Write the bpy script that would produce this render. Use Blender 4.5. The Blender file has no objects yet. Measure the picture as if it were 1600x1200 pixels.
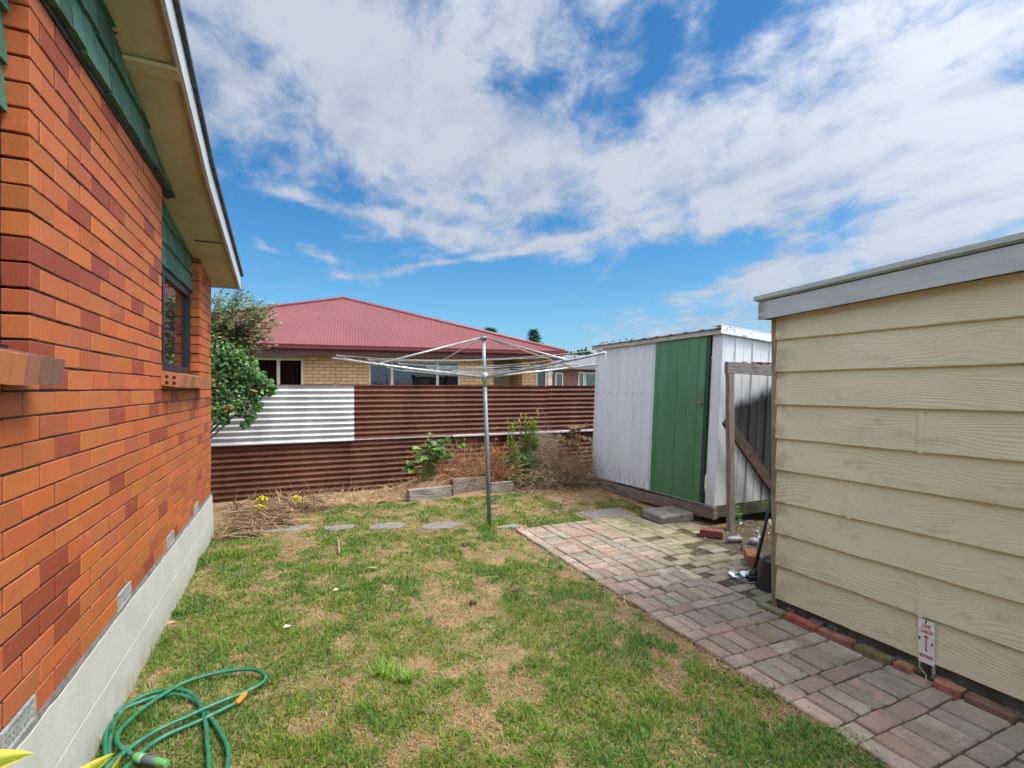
import bpy, math, random
import numpy as np
from mathutils import Vector, noise as mn
R = math.radians
rnd = random.Random(7)
NP = np.random.default_rng(11)
scene = bpy.context.scene
COL = scene.collection

# ------------------------------------------------------------------ camera maths
YAW = R(24.0); CY, SY = math.cos(YAW), math.sin(YAW)
F = 770.0; HZ = 608.0; EYE = 1.6
def ray(px, py=HZ):
    r = (px-800)/F
    return (r*CY+SY, -r*SY+CY, (HZ-py)/F)
def atD(px, py, d):
    a = ray(px, py); return Vector((a[0]*d, a[1]*d, EYE+a[2]*d))
def onX(px, py, X):
    a = ray(px, py); return atD(px, py, X/a[0])
def onY(px, py, Y):
    a = ray(px, py); return atD(px, py, Y/a[1])
def onZ(px, py, Z=0.0):
    a = ray(px, py); return atD(px, py, (Z-EYE)/a[2])

# ------------------------------------------------------------------ object helpers
ORG = {}
def tag(o, label=None, cat=None, group=None, kind=None):
    if label: o['label'] = label
    if cat: o['category'] = cat
    if group: o['group'] = group
    if kind: o['kind'] = kind
    return o
def thing(name, loc, label, cat, group=None):
    o = bpy.data.objects.new(name, None); COL.objects.link(o)
    o.empty_display_size = 0.1
    o.location = loc; ORG[o] = Vector(loc)
    return tag(o, label, cat, group)
def link(name, me, mats, parent=None, org=None):
    o = bpy.data.objects.new(name, me); COL.objects.link(o)
    for m in (mats if isinstance(mats, (list, tuple)) else [mats]):
        me.materials.append(m)
    if parent is not None:
        o.parent = parent; ORG[o] = ORG[parent]
    else:
        o.location = org or (0, 0, 0); ORG[o] = Vector(org or (0, 0, 0))
    return o

class MB:
    def __init__(s): s.v=[]; s.f=[]; s.c=[]; s.mi=[]; s.sm=[]
    def add(s, vs, fs, c=(1,1,1), mi=0, sm=False):
        b=len(s.v); s.v += [tuple(p) for p in vs]
        for f in fs:
            s.f.append([b+i for i in f]); s.c.append(c); s.mi.append(mi); s.sm.append(sm)
    def hexa(s, p, c=(1,1,1), mi=0):      # p: 8 points, bottom 4 ccw, top 4 ccw
        s.add(p, [(3,2,1,0),(4,5,6,7),(0,1,5,4),(1,2,6,5),(2,3,7,6),(3,0,4,7)], c, mi)
    def box(s, x0,x1,y0,y1,z0,z1, c=(1,1,1), mi=0):
        s.hexa([(x0,y0,z0),(x1,y0,z0),(x1,y1,z0),(x0,y1,z0),(x0,y0,z1),(x1,y0,z1),(x1,y1,z1),(x0,y1,z1)], c, mi)
    def bevbox(s, x0,x1,y0,y1,z0,z1, b=0.005, c=(1,1,1), mi=0, M=None, jit=0.0):
        # chamfered box: 24 verts
        xs=(x0,x1); ys=(y0,y1); zs=(z0,z1); vs=[]; idx={}
        for i in (0,1):
            for j in (0,1):
                for k in (0,1):
                    sx,sy,sz = (1,-1)[i],(1,-1)[j],(1,-1)[k]
                    for ax in range(3):
                        p=[xs[i]+sx*b, ys[j]+sy*b, zs[k]+sz*b]
                        p[ax]=(xs,ys,zs)[ax][(i,j,k)[ax]]
                        if jit:
                            p=[q+rnd.uniform(-jit,jit) for q in p]
                        idx[(i,j,k,ax)]=len(vs); vs.append(Vector(p))
        g=lambda i,j,k,a: idx[(i,j,k,a)]
        fs=[]
        for a,(o1,o2) in enumerate(((1,2),(0,2),(0,1))):
            for sd in (0,1):
                q=[]
                for (m,n) in ((0,0),(1,0),(1,1),(0,1)):
                    t=[0,0,0]; t[a]=sd; t[o1]=m; t[o2]=n; q.append(g(*t,a))
                fs.append(q)
        for a in range(3):                      # edges along axis a
            o1,o2=[q for q in range(3) if q!=a]
            for m in (0,1):
                for n in (0,1):
                    t0=[0,0,0]; t1=[0,0,0]; t0[a]=0; t1[a]=1
                    t0[o1]=t1[o1]=m; t0[o2]=t1[o2]=n
                    fs.append([g(*t0,o1),g(*t1,o1),g(*t1,o2),g(*t0,o2)])
        for i in (0,1):
            for j in (0,1):
                for k in (0,1):
                    fs.append([g(i,j,k,0),g(i,j,k,1),g(i,j,k,2)])
        if M is not None: vs=[M@v for v in vs]
        # orient faces outward
        cen=sum(vs,Vector())/len(vs); out=[]
        for f in fs:
            p=[vs[i] for i in f]; n=(p[1]-p[0]).cross(p[2]-p[0]); fc=sum(p,Vector())/len(p)
            out.append(f if n.dot(fc-cen)>0 else f[::-1])
        s.add(vs,out,c,mi)
    def tube(s, pts, r, n=8, c=(1,1,1), mi=0, cap=True, r1=None):
        pts=[Vector(p) for p in pts]; m=len(pts); rings=[]
        up=None; vs=[]
        for i,p in enumerate(pts):
            t=(pts[min(i+1,m-1)]-pts[max(i-1,0)]).normalized()
            if up is None:
                a=Vector((0,0,1)) if abs(t.z)<.9 else Vector((1,0,0))
                up=(a-t*a.dot(t)).normalized()
            else: up=(up-t*up.dot(t)).normalized()
            bi=t.cross(up)
            rr=r if r1 is None else r+(r1-r)*i/(m-1)
            if isinstance(r,(list,tuple)): rr=r[i]
            for k in range(n):
                a=2*math.pi*k/n; vs.append(p+up*(rr*math.cos(a))+bi*(rr*math.sin(a)))
        fs=[]
        for i in range(m-1):
            for k in range(n):
                fs.append((i*n+k,i*n+(k+1)%n,(i+1)*n+(k+1)%n,(i+1)*n+k))
        b0=len(s.v); s.add(vs,fs,c,mi,True)
        if cap:
            for f in ([b0+k for k in range(n)][::-1],[b0+(m-1)*n+k for k in range(n)]):
                s.f.append(f); s.c.append(c); s.mi.append(mi); s.sm.append(False)
    def leaf(s, p, d, nrm, L, W, c=(1,1,1), fold=.25, bend=0.0, mi=0):
        d=Vector(d).normalized(); nrm=Vector(nrm); side=d.cross(nrm)
        if side.length<1e-4: side=Vector((1,0,0))
        side.normalize(); n=side.cross(d).normalized(); p=Vector(p)
        a=p+d*(L*.45)+side*(W*.5)+n*(fold*W*.5); b=p+d*(L*.45)-side*(W*.5)+n*(fold*W*.5)
        m=p+d*(L*.5); e=p+d*L-n*(bend*L)
        s.add([p,a,m,b,e],[(0,2,1),(0,3,2),(1,2,4),(2,3,4)],c,mi)
    def rleaf(s, p, d, nrm, L, W, c=(1,1,1), fold=.15, bend=.2):
        d=Vector(d).normalized(); side=d.cross(Vector(nrm)); side=side.normalized() if side.length>1e-4 else Vector((1,0,0)); n=side.cross(d).normalized(); p=Vector(p)
        prof=[(0,.0),(.06,.55),(.22,.95),(.42,1.0),(.62,.82),(.82,.45),(1,.0)]; vs=[]
        for f,w in prof:
            wav=.03*W*math.sin(f*14+p.x*40)
            c0=p+d*(L*f)-n*(bend*L*f*f); vs += [c0+side*(W*.5*w)+n*(fold*W*w+wav),c0,c0-side*(W*.5*w)+n*(fold*W*w-wav)]
        fs=[]
        for i in range(len(prof)-1): a=i*3; fs += [(a,a+1,a+4,a+3),(a+1,a+2,a+5,a+4)]
        s.add(vs,fs,c,0,True)
    def build_each(s, name, mats, parent):          # every connected piece becomes an object of its own
        par=list(range(len(s.v)))
        def find(i):
            while par[i]!=i: par[i]=par[par[i]]; i=par[i]
            return i
        for f in s.f:
            r=find(f[0])
            for i in f[1:]: par[find(i)]=r
        groups={}
        for k,f in enumerate(s.f): groups.setdefault(find(f[0]),[]).append(k)
        out=[]
        for ks in groups.values():
            m=MB(); mp={}
            for k in ks:
                nf=[]
                for i in s.f[k]:
                    if i not in mp: mp[i]=len(m.v); m.v.append(s.v[i])
                    nf.append(mp[i])
                m.f.append(nf); m.c.append(s.c[k]); m.mi.append(s.mi[k]); m.sm.append(s.sm[k])
            out.append(m.build(name,mats,parent))
        return out
    def build(s, name, mats, parent=None, org=None, smooth=None):
        o0 = ORG[parent] if parent is not None else Vector(org or (0,0,0))
        me=bpy.data.meshes.new(name)
        me.from_pydata([(p[0]-o0.x,p[1]-o0.y,p[2]-o0.z) for p in s.v],[],s.f)
        if s.f:
            me.polygons.foreach_set('material_index', s.mi)
            me.polygons.foreach_set('use_smooth', s.sm if smooth is None else [smooth]*len(s.f))
            ca=me.color_attributes.new('Col','FLOAT_COLOR','CORNER')
            arr=[]
            for f,c in zip(s.f,s.c): arr += [c[0],c[1],c[2],1.0]*len(f)
            ca.data.foreach_set('color',arr)
        me.update()
        return link(name, me, mats, parent, org)

# ------------------------------------------------------------------ numpy value noise
_perm = NP.random((256,256))
def vnoise(x,y):
    xi=np.floor(x).astype(int); yi=np.floor(y).astype(int); fx=x-xi; fy=y-yi
    fx=fx*fx*(3-2*fx); fy=fy*fy*(3-2*fy)
    a=_perm[xi%256,yi%256]; b=_perm[(xi+1)%256,yi%256]; c=_perm[xi%256,(yi+1)%256]; d=_perm[(xi+1)%256,(yi+1)%256]
    return (a*(1-fx)+b*fx)*(1-fy)+(c*(1-fx)+d*fx)*fy
def fbm(x,y,o=4):
    t=0; a=.5; s=0
    for i in range(o):
        t=t+a*vnoise(x*2**i+17*i,y*2**i+31*i); s+=a; a*=.5
    return t/s

# ------------------------------------------------------------------ materials
class NT:
    def __init__(s,name):
        s.m=bpy.data.materials.new(name); s.m.use_nodes=True; s.t=s.m.node_tree; s.t.nodes.clear()
        s.out=s.t.nodes.new('ShaderNodeOutputMaterial')
    def n(s,typ,**kw):
        nd=s.t.nodes.new('ShaderNode'+typ)
        for k,v in kw.items(): setattr(nd,k,v)
        return nd
    def l(s,a,b): s.t.links.new(a,b)
    def put(s,sock,v):
        if v is None: return
        if isinstance(v,bpy.types.NodeSocket): s.l(v,sock)
        else:
            if sock.type=='RGBA' and len(v)==3: v=(*v,1)
            sock.default_value=v
    def coord(s,kind='Object'): return s.n('TexCoord').outputs[kind]
    def geo(s): return s.n('NewGeometry').outputs['Position']
    def mapv(s,v,scale=(1,1,1),loc=(0,0,0),rot=(0,0,0)):
        nd=s.n('Mapping'); s.l(v,nd.inputs['Vector'])
        nd.inputs['Scale'].default_value=scale; nd.inputs['Location'].default_value=loc; nd.inputs['Rotation'].default_value=rot
        return nd.outputs[0]
    def noise(s,v,scale=5,detail=4,rough=.55,dist=0):
        nd=s.n('TexNoise'); s.l(v,nd.inputs['Vector']); nd.inputs['Scale'].default_value=scale
        nd.inputs['Detail'].default_value=detail; nd.inputs['Roughness'].default_value=rough; nd.inputs['Distortion'].default_value=dist
        return nd.outputs['Fac']
    def ramp(s,f,a,b,lo=0.0,hi=1.0):
        nd=s.n('MapRange',interpolation_type='SMOOTHSTEP'); s.put(nd.inputs['Value'],f)
        nd.inputs['From Min'].default_value=a; nd.inputs['From Max'].default_value=b
        nd.inputs['To Min'].default_value=lo; nd.inputs['To Max'].default_value=hi
        return nd.outputs[0]
    def mix(s,f,a,b,mode='MIX'):
        nd=s.n('Mix',data_type='RGBA',blend_type=mode)
        s.put(nd.inputs[0],f); s.put(nd.inputs[6],a); s.put(nd.inputs[7],b); return nd.outputs[2]
    def math(s,op,a,b=None):
        nd=s.n('Math',operation=op); s.put(nd.inputs[0],a); s.put(nd.inputs[1],b); return nd.outputs[0]
    def attr(s): return s.n('Attribute',attribute_name='Col').outputs['Color']
    def bump(s,h,strength=.3,dist=.01,nrm=None):
        nd=s.n('Bump'); s.l(h,nd.inputs['Height']); nd.inputs['Strength'].default_value=strength; nd.inputs['Distance'].default_value=dist
        if nrm is not None: s.l(nrm,nd.inputs['Normal'])
        return nd.outputs[0]
    def sep(s,v):
        nd=s.n('SeparateXYZ'); s.l(v,nd.inputs[0]); return nd.outputs
    def bsdf(s,col,rough=.6,metal=0,nrm=None,spec=None,trans=None):
        b=s.n('BsdfPrincipled'); s.put(b.inputs['Base Color'],col); s.put(b.inputs['Roughness'],rough); s.put(b.inputs['Metallic'],metal)
        if nrm is not None: s.l(nrm,b.inputs['Normal'])
        if spec is not None: b.inputs['Specular IOR Level'].default_value=spec
        s.l(b.outputs[0],s.out.inputs[0]); return b
    def leafy(s,col,tr=.35,rough=.55):
        b=s.n('BsdfPrincipled'); s.put(b.inputs['Base Color'],col); b.inputs['Roughness'].default_value=rough
        b.inputs['Specular IOR Level'].default_value=.35
        t=s.n('BsdfTranslucent'); s.put(t.inputs['Color'],col)
        mx=s.n('MixShader'); mx.inputs[0].default_value=tr
        s.l(b.outputs[0],mx.inputs[1]); s.l(t.outputs[0],mx.inputs[2]); s.l(mx.outputs[0],s.out.inputs[0])

def simple(name,col,rough=.6,metal=0,var=.25,scale=6,bump=.15,bscale=60,stretch=(1,1,1),dirt=None,dirtamt=.5,spec=None,attr=False):
    t=NT(name); p=t.mapv(t.geo(),stretch)
    base=t.attr() if attr else None
    c0=base if attr else col
    n1=t.noise(p,scale,5); n2=t.noise(p,bscale,3)
    dark=t.mix(1.0,c0,(1-var,1-var,1-var),'MULTIPLY')
    c=t.mix(t.ramp(n1,.3,.7),dark,c0)
    if dirt: c=t.mix(t.ramp(t.noise(p,scale*1.7,6,.65),.5,.72,0,dirtamt),c,dirt)
    t.bsdf(c,rough,metal,t.bump(n2,bump,.004) if bump else None,spec)
    return t.m
MAT={}
def mats():
    # --- house brick (per-brick colours in Col)
    t=NT('house_brick'); p=t.geo(); c=t.attr()
    st=t.noise(t.mapv(p,(40,40,3)),6,4)
    c=t.mix(t.ramp(st,.30,.7,0,.30),c,t.mix(1.0,c,(.66,.56,.54),'MULTIPLY'))
    c=t.mix(t.ramp(t.noise(p,60,4,.7),.60,.74,0,.5),c,(.16,.05,.03))
    c=t.mix(t.ramp(t.noise(p,17,4,.6),.60,.75,0,.25),c,(.50,.24,.15))
    c=t.mix(t.ramp(t.noise(p,1.3,4),.45,.75,0,.10),c,(.30,.13,.09))
    hb=t.math('ADD',t.noise(t.mapv(p,(260,260,14)),1,2),t.noise(p,140,3))
    t.bsdf(c,.62,0,t.bump(hb,.25,.002),.25); MAT['brick']=t.m
    MAT['mortar']=simple('dark_mortar',(.042,.028,.022),.95,var=.4,scale=30,bscale=200,bump=.4)
    MAT['mortar_pale']=simple('cement_band',(.21,.19,.18),.95,var=.45,scale=25,bscale=160,bump=.8)
    # plinth
    t=NT('painted_plinth'); p=t.geo()
    z=t.sep(p)[2]
    c=t.mix(t.ramp(t.noise(p,4,6),.35,.7),(.42,.412,.365),(.475,.465,.41))
    grime=t.math('MULTIPLY',t.ramp(z,.16,.0),t.ramp(t.noise(t.mapv(p,(1,5,2)),3,5),.3,.65))
    c=t.mix(t.math('MULTIPLY',grime,.6),c,(.24,.19,.12))
    streak=t.ramp(t.noise(t.mapv(p,(8,12,.7)),2,5),.55,.75,0,.35); c=t.mix(streak,c,(.36,.35,.30))
    t.bsdf(c,.7,0,t.bump(t.math('ADD',t.noise(p,70,4),t.noise(p,9,3)),.35,.006)); MAT['plinth']=t.m
    # shingles
    t=NT('green_shingle'); p=t.geo()
    g=t.noise(t.mapv(p,(60,60,3)),2,5)
    c=t.mix(t.ramp(g,.3,.7),(.028,.085,.06),(.06,.155,.105))
    c=t.mix(1.0,c,t.attr(),'MULTIPLY')
    c=t.mix(t.ramp(t.noise(p,3,5),.6,.8,0,.5),c,(.10,.16,.13))
    t.bsdf(c,.7,0,t.bump(g,.5,.004)); MAT['shingle']=t.m
    MAT['soffit']=simple('cream_soffit',(.55,.49,.32),.75,var=.22,scale=2.5,bscale=40,bump=.1,dirt=(.36,.28,.14),dirtamt=.45)
    MAT['fascia_white']=simple('white_fascia',(.47,.49,.53),.55,var=.12,scale=4,dirt=(.45,.42,.36),dirtamt=.4)
    MAT['fascia_edge']=simple('weathered_batten',(.36,.25,.16),.8,var=.35,scale=8)
    MAT['roof_dark']=simple('dark_roof_edge',(.06,.06,.065),.7,var=.4,scale=15,dirt=(.2,.2,.18))
    MAT['black_alu']=simple('black_aluminium',(.02,.02,.022),.35,0,var=.2,bump=0)
    t=NT('window_glass'); t.bsdf((.008,.009,.010),.02,0,None,.9); MAT['glass']=t.m
    MAT['vent']=simple('vent_metal',(.42,.43,.42),.5,.2,var=.35,scale=30,dirt=(.2,.18,.15))
    MAT['black']=simple('black_plastic',(.012,.012,.013),.45,var=.3,scale=20)
    # --- fence
    t=NT('brown_iron'); p=t.geo()
    c=t.mix(t.ramp(t.noise(t.mapv(p,(1,1,.4)),1.6,6,.6),.35,.68),(.088,.029,.014),(.150,.053,.029))
    c=t.mix(t.ramp(t.noise(t.mapv(p,(1,1,6)),3,6,.7),.54,.74,0,.8),c,(.20,.095,.062))
    c=t.mix(t.ramp(t.noise(t.mapv(p,(2.2,1,.25)),3,5,.65),.58,.72,0,.5),c,(.075,.024,.012))
    c=t.mix(t.ramp(t.noise(t.mapv(p,(1,1,2)),5,6,.7),.62,.75,0,.6),c,(.065,.018,.010))
    chip=t.ramp(t.noise(t.mapv(p,(.7,.7,2.0)),26,4,.6),.73,.77); c=t.mix(t.math('MULTIPLY',chip,.8),c,(.5,.45,.42))
    t.bsdf(c,.6,0,t.bump(t.noise(p,50,4),.15,.003),.3); MAT['iron']=t.m
    t=NT('galvanised_iron'); p=t.geo()
    c=t.mix(t.ramp(t.noise(t.mapv(p,(1,1,.5)),3,5),.35,.7),(.43,.43,.44),(.57,.57,.575))
    c=t.mix(t.ramp(t.noise(t.mapv(p,(.8,1,3)),5,6,.7),.56,.75,0,.6),c,(.36,.33,.31))
    c=t.mix(t.ramp(t.noise(t.mapv(p,(3,1,.3)),2.5,5,.65),.56,.74,0,.45),c,(.40,.35,.31))
    t.bsdf(c,.42,.35,t.bump(t.noise(p,20,3),.05,.004)); MAT['galv']=t.m
    MAT['zinc']=simple('zinc_pipe',(.48,.50,.51),.42,.55,var=.3,scale=14,dirt=(.22,.2,.18),dirtamt=.5)
    MAT['zinc_dull']=simple('dull_zinc_pipe',(.20,.235,.245),.5,.3,var=.35,scale=10,dirt=(.16,.11,.08),dirtamt=.5)
    MAT['wire']=simple('line_wire',(.55,.56,.55),.5,.1,var=.2,bump=0)
    MAT['rail']=simple('pale_rail',(.55,.55,.56),.5,.2,var=.25,scale=6,stretch=(1,1,5),dirt=(.3,.2,.16))
    # --- neighbour house
    t=NT('tan_brick'); p=t.coord('Object')
    s=t.sep(p); cmb=t.n('CombineXYZ'); t.l(t.math('ADD',s[0],s[1]),cmb.inputs[0]); t.l(s[2],cmb.inputs[1])
    br=t.n('TexBrick'); t.l(cmb.outputs[0],br.inputs['Vector']); br.inputs['Scale'].default_value=1
    br.inputs['Brick Width'].default_value=.24; br.inputs['Row Height'].default_value=.086; br.inputs['Mortar Size'].default_value=.0075
    br.inputs['Mortar Smooth'].default_value=.2
    br.inputs['Color1'].default_value=(.56,.31,.15,1); br.inputs['Color2'].default_value=(.64,.385,.205,1); br.inputs['Mortar'].default_value=(.20,.10,.055,1)
    br.inputs['Bias'].default_value=-.2
    t.bsdf(br.outputs['Color'],.85,0,t.bump(t.math('SUBTRACT',1.0,br.outputs['Fac']),.6,.008)); MAT['tanbrick']=t.m
    t=NT('red_roof_iron'); p=t.geo()
    c=t.mix(t.ramp(t.noise(p,.7,4),.3,.7),(.170,.047,.043),(.195,.057,.053))
    t.bsdf(c,.5,0,None,.5); MAT['redroof']=t.m
    MAT['gutter_red']=simple('maroon_gutter',(.20,.035,.04),.4,var=.2,scale=2,bump=0)
    MAT['eave_maroon']=simple('maroon_eave',(.115,.035,.04),.6,var=.2,scale=2,bump=0)
    MAT['beige']=simple('beige_frame',(.55,.46,.38),.55,var=.12,scale=3,bump=0)
    MAT['beige_panel']=simple('beige_panel',(.42,.36,.27),.6,var=.12,scale=3,bump=0)
    MAT['curtain']=simple('blue_grey_curtain',(.05,.065,.09),.9,var=.3,scale=5,bump=0)
    t=NT('clear_pane')
    gl=t.n('BsdfGlossy'); gl.inputs['Roughness'].default_value=.02; gl.inputs['Color'].default_value=(.9,.95,1,1)
    tr=t.n('BsdfTransparent'); tr.inputs[0].default_value=(.24,.27,.30,1)
    fr=t.n('Fresnel'); fr.inputs[0].default_value=1.5
    mx=t.n('MixShader'); t.l(t.math('ADD',fr.outputs[0],.02),mx.inputs[0]); t.l(tr.outputs[0],mx.inputs[1]); t.l(gl.outputs[0],mx.inputs[2]); t.l(mx.outputs[0],t.out.inputs[0])
    MAT['pane']=t.m
    MAT['greyroof']=simple('grey_roof',(.145,.15,.165),.7,var=.2,scale=3,stretch=(8,1,1))
    t=NT('dark_red_brick'); p=t.coord('Object')
    s=t.sep(p); cmb=t.n('CombineXYZ'); t.l(t.math('ADD',s[0],s[1]),cmb.inputs[0]); t.l(s[2],cmb.inputs[1])
    br=t.n('TexBrick'); t.l(cmb.outputs[0],br.inputs['Vector']); br.inputs['Scale'].default_value=1
    br.inputs['Brick Width'].default_value=.24; br.inputs['Row Height'].default_value=.086; br.inputs['Mortar Size'].default_value=.01
    br.inputs['Color1'].default_value=(.16,.05,.045,1); br.inputs['Color2'].default_value=(.22,.08,.07,1); br.inputs['Mortar'].default_value=(.2,.15,.13,1)
    t.bsdf(br.outputs['Color'],.85); MAT['redbrick']=t.m
    MAT['whiteframe']=simple('white_frame',(.65,.66,.62),.5,var=.1,bump=0)
    # --- shed
    t=NT('white_shed_steel'); p=t.geo(); z=t.sep(p)[2]
    c=t.mix(t.ramp(t.noise(t.mapv(p,(1,1,.3)),3,5),.3,.7),(.60,.61,.63),(.67,.68,.70))
    low=t.math('MULTIPLY',t.ramp(z,.55,.2),t.ramp(t.noise(t.mapv(p,(3,9,.8)),4,6,.7),.42,.72))
    c=t.mix(t.math('MULTIPLY',low,.8),c,(.16,.15,.11))
    t.bsdf(c,.45,0,t.bump(t.noise(p,6,3),.04,.01),.4); MAT['shedwhite']=t.m
    # side wall: sooty grime plus the nook's shade, painted between beam and brace
    t=NT('stained_shaded_steel'); p=t.geo(); x,y,z=t.sep(p)
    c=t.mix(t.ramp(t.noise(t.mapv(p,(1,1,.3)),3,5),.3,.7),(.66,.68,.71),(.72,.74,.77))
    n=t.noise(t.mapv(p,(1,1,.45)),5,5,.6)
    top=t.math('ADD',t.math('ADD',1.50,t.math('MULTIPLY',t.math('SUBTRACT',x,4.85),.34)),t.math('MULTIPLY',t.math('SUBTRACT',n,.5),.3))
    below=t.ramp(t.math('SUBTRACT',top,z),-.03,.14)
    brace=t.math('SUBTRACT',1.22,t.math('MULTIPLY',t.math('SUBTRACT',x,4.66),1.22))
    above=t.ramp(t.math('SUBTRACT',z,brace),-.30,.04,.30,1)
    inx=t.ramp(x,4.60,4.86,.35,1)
    soot_shade=t.math('MULTIPLY',t.math('MULTIPLY',below,above),inx)
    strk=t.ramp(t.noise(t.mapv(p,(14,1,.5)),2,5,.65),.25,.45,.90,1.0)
    c=t.mix(t.math('MULTIPLY',t.math('MULTIPLY',soot_shade,strk),.96),c,(.009,.0085,.007))
    t.bsdf(c,.6,0,None,.2); MAT['shedsoot_shade']=t.m
    t=NT('green_door_paint'); p=t.geo()
    c=t.mix(t.ramp(t.noise(t.mapv(p,(1,1,.3)),3,5),.3,.7),(.062,.165,.075),(.082,.205,.095))
    t.bsdf(c,.42,0,None,.5); MAT['green']=t.m
    def wood(name,a,b,stretch,lichen=None,amt=.6,bs=.6):
        t=NT(name); p=t.geo(); g=t.noise(t.mapv(p,stretch),2,6,.65,.4)
        c=t.mix(t.ramp(g,.3,.7),a,b)
        if lichen: c=t.mix(t.ramp(t.noise(p,9,5,.7),.52,.68,0,amt),c,lichen)
        t.bsdf(c,.85,0,t.bump(g,bs,.006)); return t.m
    MAT['bearer']=wood('weathered_bearer',(.09,.06,.045),(.22,.16,.125),(8,2,40),(.32,.27,.23),.5)
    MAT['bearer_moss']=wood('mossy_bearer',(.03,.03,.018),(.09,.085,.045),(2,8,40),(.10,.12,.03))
    MAT['beamwood']=wood('lichened_beam',(.07,.06,.055),(.21,.19,.18),(2,8,40),(.36,.22,.10),.55)
    MAT['postwood']=wood('grey_post',(.11,.085,.07),(.24,.20,.17),(40,40,1.5))
    MAT['bracewood']=wood('dark_brace',(.025,.018,.014),(.085,.048,.035),(6,6,6))
    MAT['sleeper']=wood('grey_sleeper',(.10,.085,.07),(.34,.30,.255),(1.5,8,30),(.19,.125,.075),.65,1.2)
    # --- garage
    t=NT('woodgrain_board'); p=t.geo(); x,y,z=t.sep(p)
    row=t.math('FLOOR',t.math('DIVIDE',t.math('SUBTRACT',z,.1),.2317))
    off=t.n('CombineXYZ'); t.l(t.math('MULTIPLY',row,7.31),off.inputs[0]); t.l(t.math('MULTIPLY',row,3.7),off.inputs[1])
    va=t.n('VectorMath',operation='ADD'); t.l(p,va.inputs[0]); t.l(off.outputs[0],va.inputs[1])
    v=va.outputs[0]
    # flowing grain: level lines of a stretched smooth field give cathedral arches and eyes
    fld=t.math('ADD',t.math('MULTIPLY',t.noise(t.mapv(v,(1.0,1.7,5.0)),1.0,1.0,.4),15.0),t.math('MULTIPLY',t.sep(v)[2],52.0))
    fld=t.math('ADD',fld,t.math('MULTIPLY',t.noise(t.mapv(v,(1,9,30)),1.0,2,.5),.55))
    ring=t.math('SINE',t.math('MULTIPLY',fld,6.2832*.85))
    ring=t.ramp(ring,-1,.75)
    amp=t.ramp(t.noise(t.mapv(v,(1,1.6,6)),1.0,2),.36,.62,.12,1.0)
    h=t.math('MULTIPLY',ring,amp)
    c=t.mix(t.ramp(t.noise(p,1.2,5),.3,.7),(.60,.545,.38),(.655,.61,.45))
    c=t.mix(t.math('MULTIPLY',t.math('MULTIPLY',t.math('SUBTRACT',1.0,ring),amp),.13),c,(.36,.29,.19))
    c=t.mix(t.math('MULTIPLY',t.ramp(t.noise(t.mapv(v,(1,2.2,5)),2,5,.65),.54,.75),.5),c,(.33,.265,.165))
    c=t.mix(t.math('MULTIPLY',t.ramp(t.noise(t.mapv(p,(1,3,9)),9,4,.7),.68,.74),.45),c,(.22,.17,.10))
    edge=t.math('MULTIPLY',t.ramp(y,2.25,2.46),t.ramp(t.noise(p,7,5,.65),.42,.62))
    c=t.mix(t.math('MULTIPLY',edge,.5),c,(.25,.19,.11))
    c=t.mix(t.math('MULTIPLY',t.ramp(z,.5,.1),t.ramp(t.noise(t.mapv(p,(1,1,3)),5,5,.65),.5,.7,0,.35)),c,(.28,.23,.12))
    t.bsdf(c,.62,0,t.bump(h,.34,.003),.35); MAT['board']=t.m
    MAT['trim']=simple('mossy_trim',(.30,.235,.15),.8,var=.4,scale=9,dirt=(.19,.21,.03),dirtamt=.9)
    t=NT('grey_blue_barge'); p=t.geo()
    c=t.mix(t.ramp(t.noise(t.mapv(p,(1,1.5,9)),2.5,6,.65),.3,.72),(.39,.43,.445),(.47,.51,.52))
    peel=t.ramp(t.noise(t.mapv(p,(1,2.2,22)),2.6,6,.7),.655,.70); c=t.mix(t.math('MULTIPLY',peel,.75),c,(.12,.12,.12))
    x,y,z=t.sep(p); e=t.math('MULTIPLY',t.ramp(y,2.47,2.56),t.ramp(t.noise(t.mapv(p,(1,3,14)),3,5,.7),.40,.52)); c=t.mix(t.math('MULTIPLY',e,.9),c,(.13,.13,.10))
    t.bsdf(c,.6,0,t.bump(t.noise(t.mapv(p,(1,2,20)),3,5),.35,.004)); MAT['barge']=t.m
    MAT['cap']=simple('pale_green_cap',(.40,.46,.45),.45,.1,var=.15,scale=4,dirt=(.3,.3,.24),dirtamt=.35)
    MAT['footing']=simple('mossy_concrete',(.12,.115,.10),.95,var=.5,scale=12,bscale=60,bump=1.0,dirt=(.06,.075,.02),dirtamt=.8)
    MAT['concrete']=simple('concrete',(.25,.225,.19),.95,var=.45,scale=14,bscale=90,bump=.9,dirt=(.12,.12,.06),dirtamt=.5)
    MAT['steppad']=simple('stepping_stone',(.235,.21,.178),.95,var=.3,scale=10,bscale=90,bump=.7,dirt=(.2,.17,.11),dirtamt=.5)
    MAT['edgebrick']=simple('edging_brick',(1,1,1),.9,var=.45,scale=16,bscale=110,bump=.8,dirt=(.07,.075,.02),dirtamt=.7,attr=True)
    MAT['loosebrick']=simple('loose_brick',(1,1,1),.85,var=.3,scale=14,bscale=110,bump=.5,attr=True)
    MAT['sign']=simple('sign_plate',(.72,.74,.76),.4,0,var=.1,scale=12,bump=0,dirt=(.5,.5,.48),dirtamt=.4)
    MAT['signred']=simple('sign_red',(.50,.03,.06),.5,var=.3,scale=90,bump=0)
    MAT['conduit']=simple('grey_conduit',(.32,.33,.34),.5,var=.2)
    MAT['wire_tan']=simple('tan_wire',(.42,.33,.2),.7,var=.3)
    # --- pavers and ground
    t=NT('old_paver'); p=t.geo(); x,y,z=t.sep(p); c=t.attr()
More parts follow.
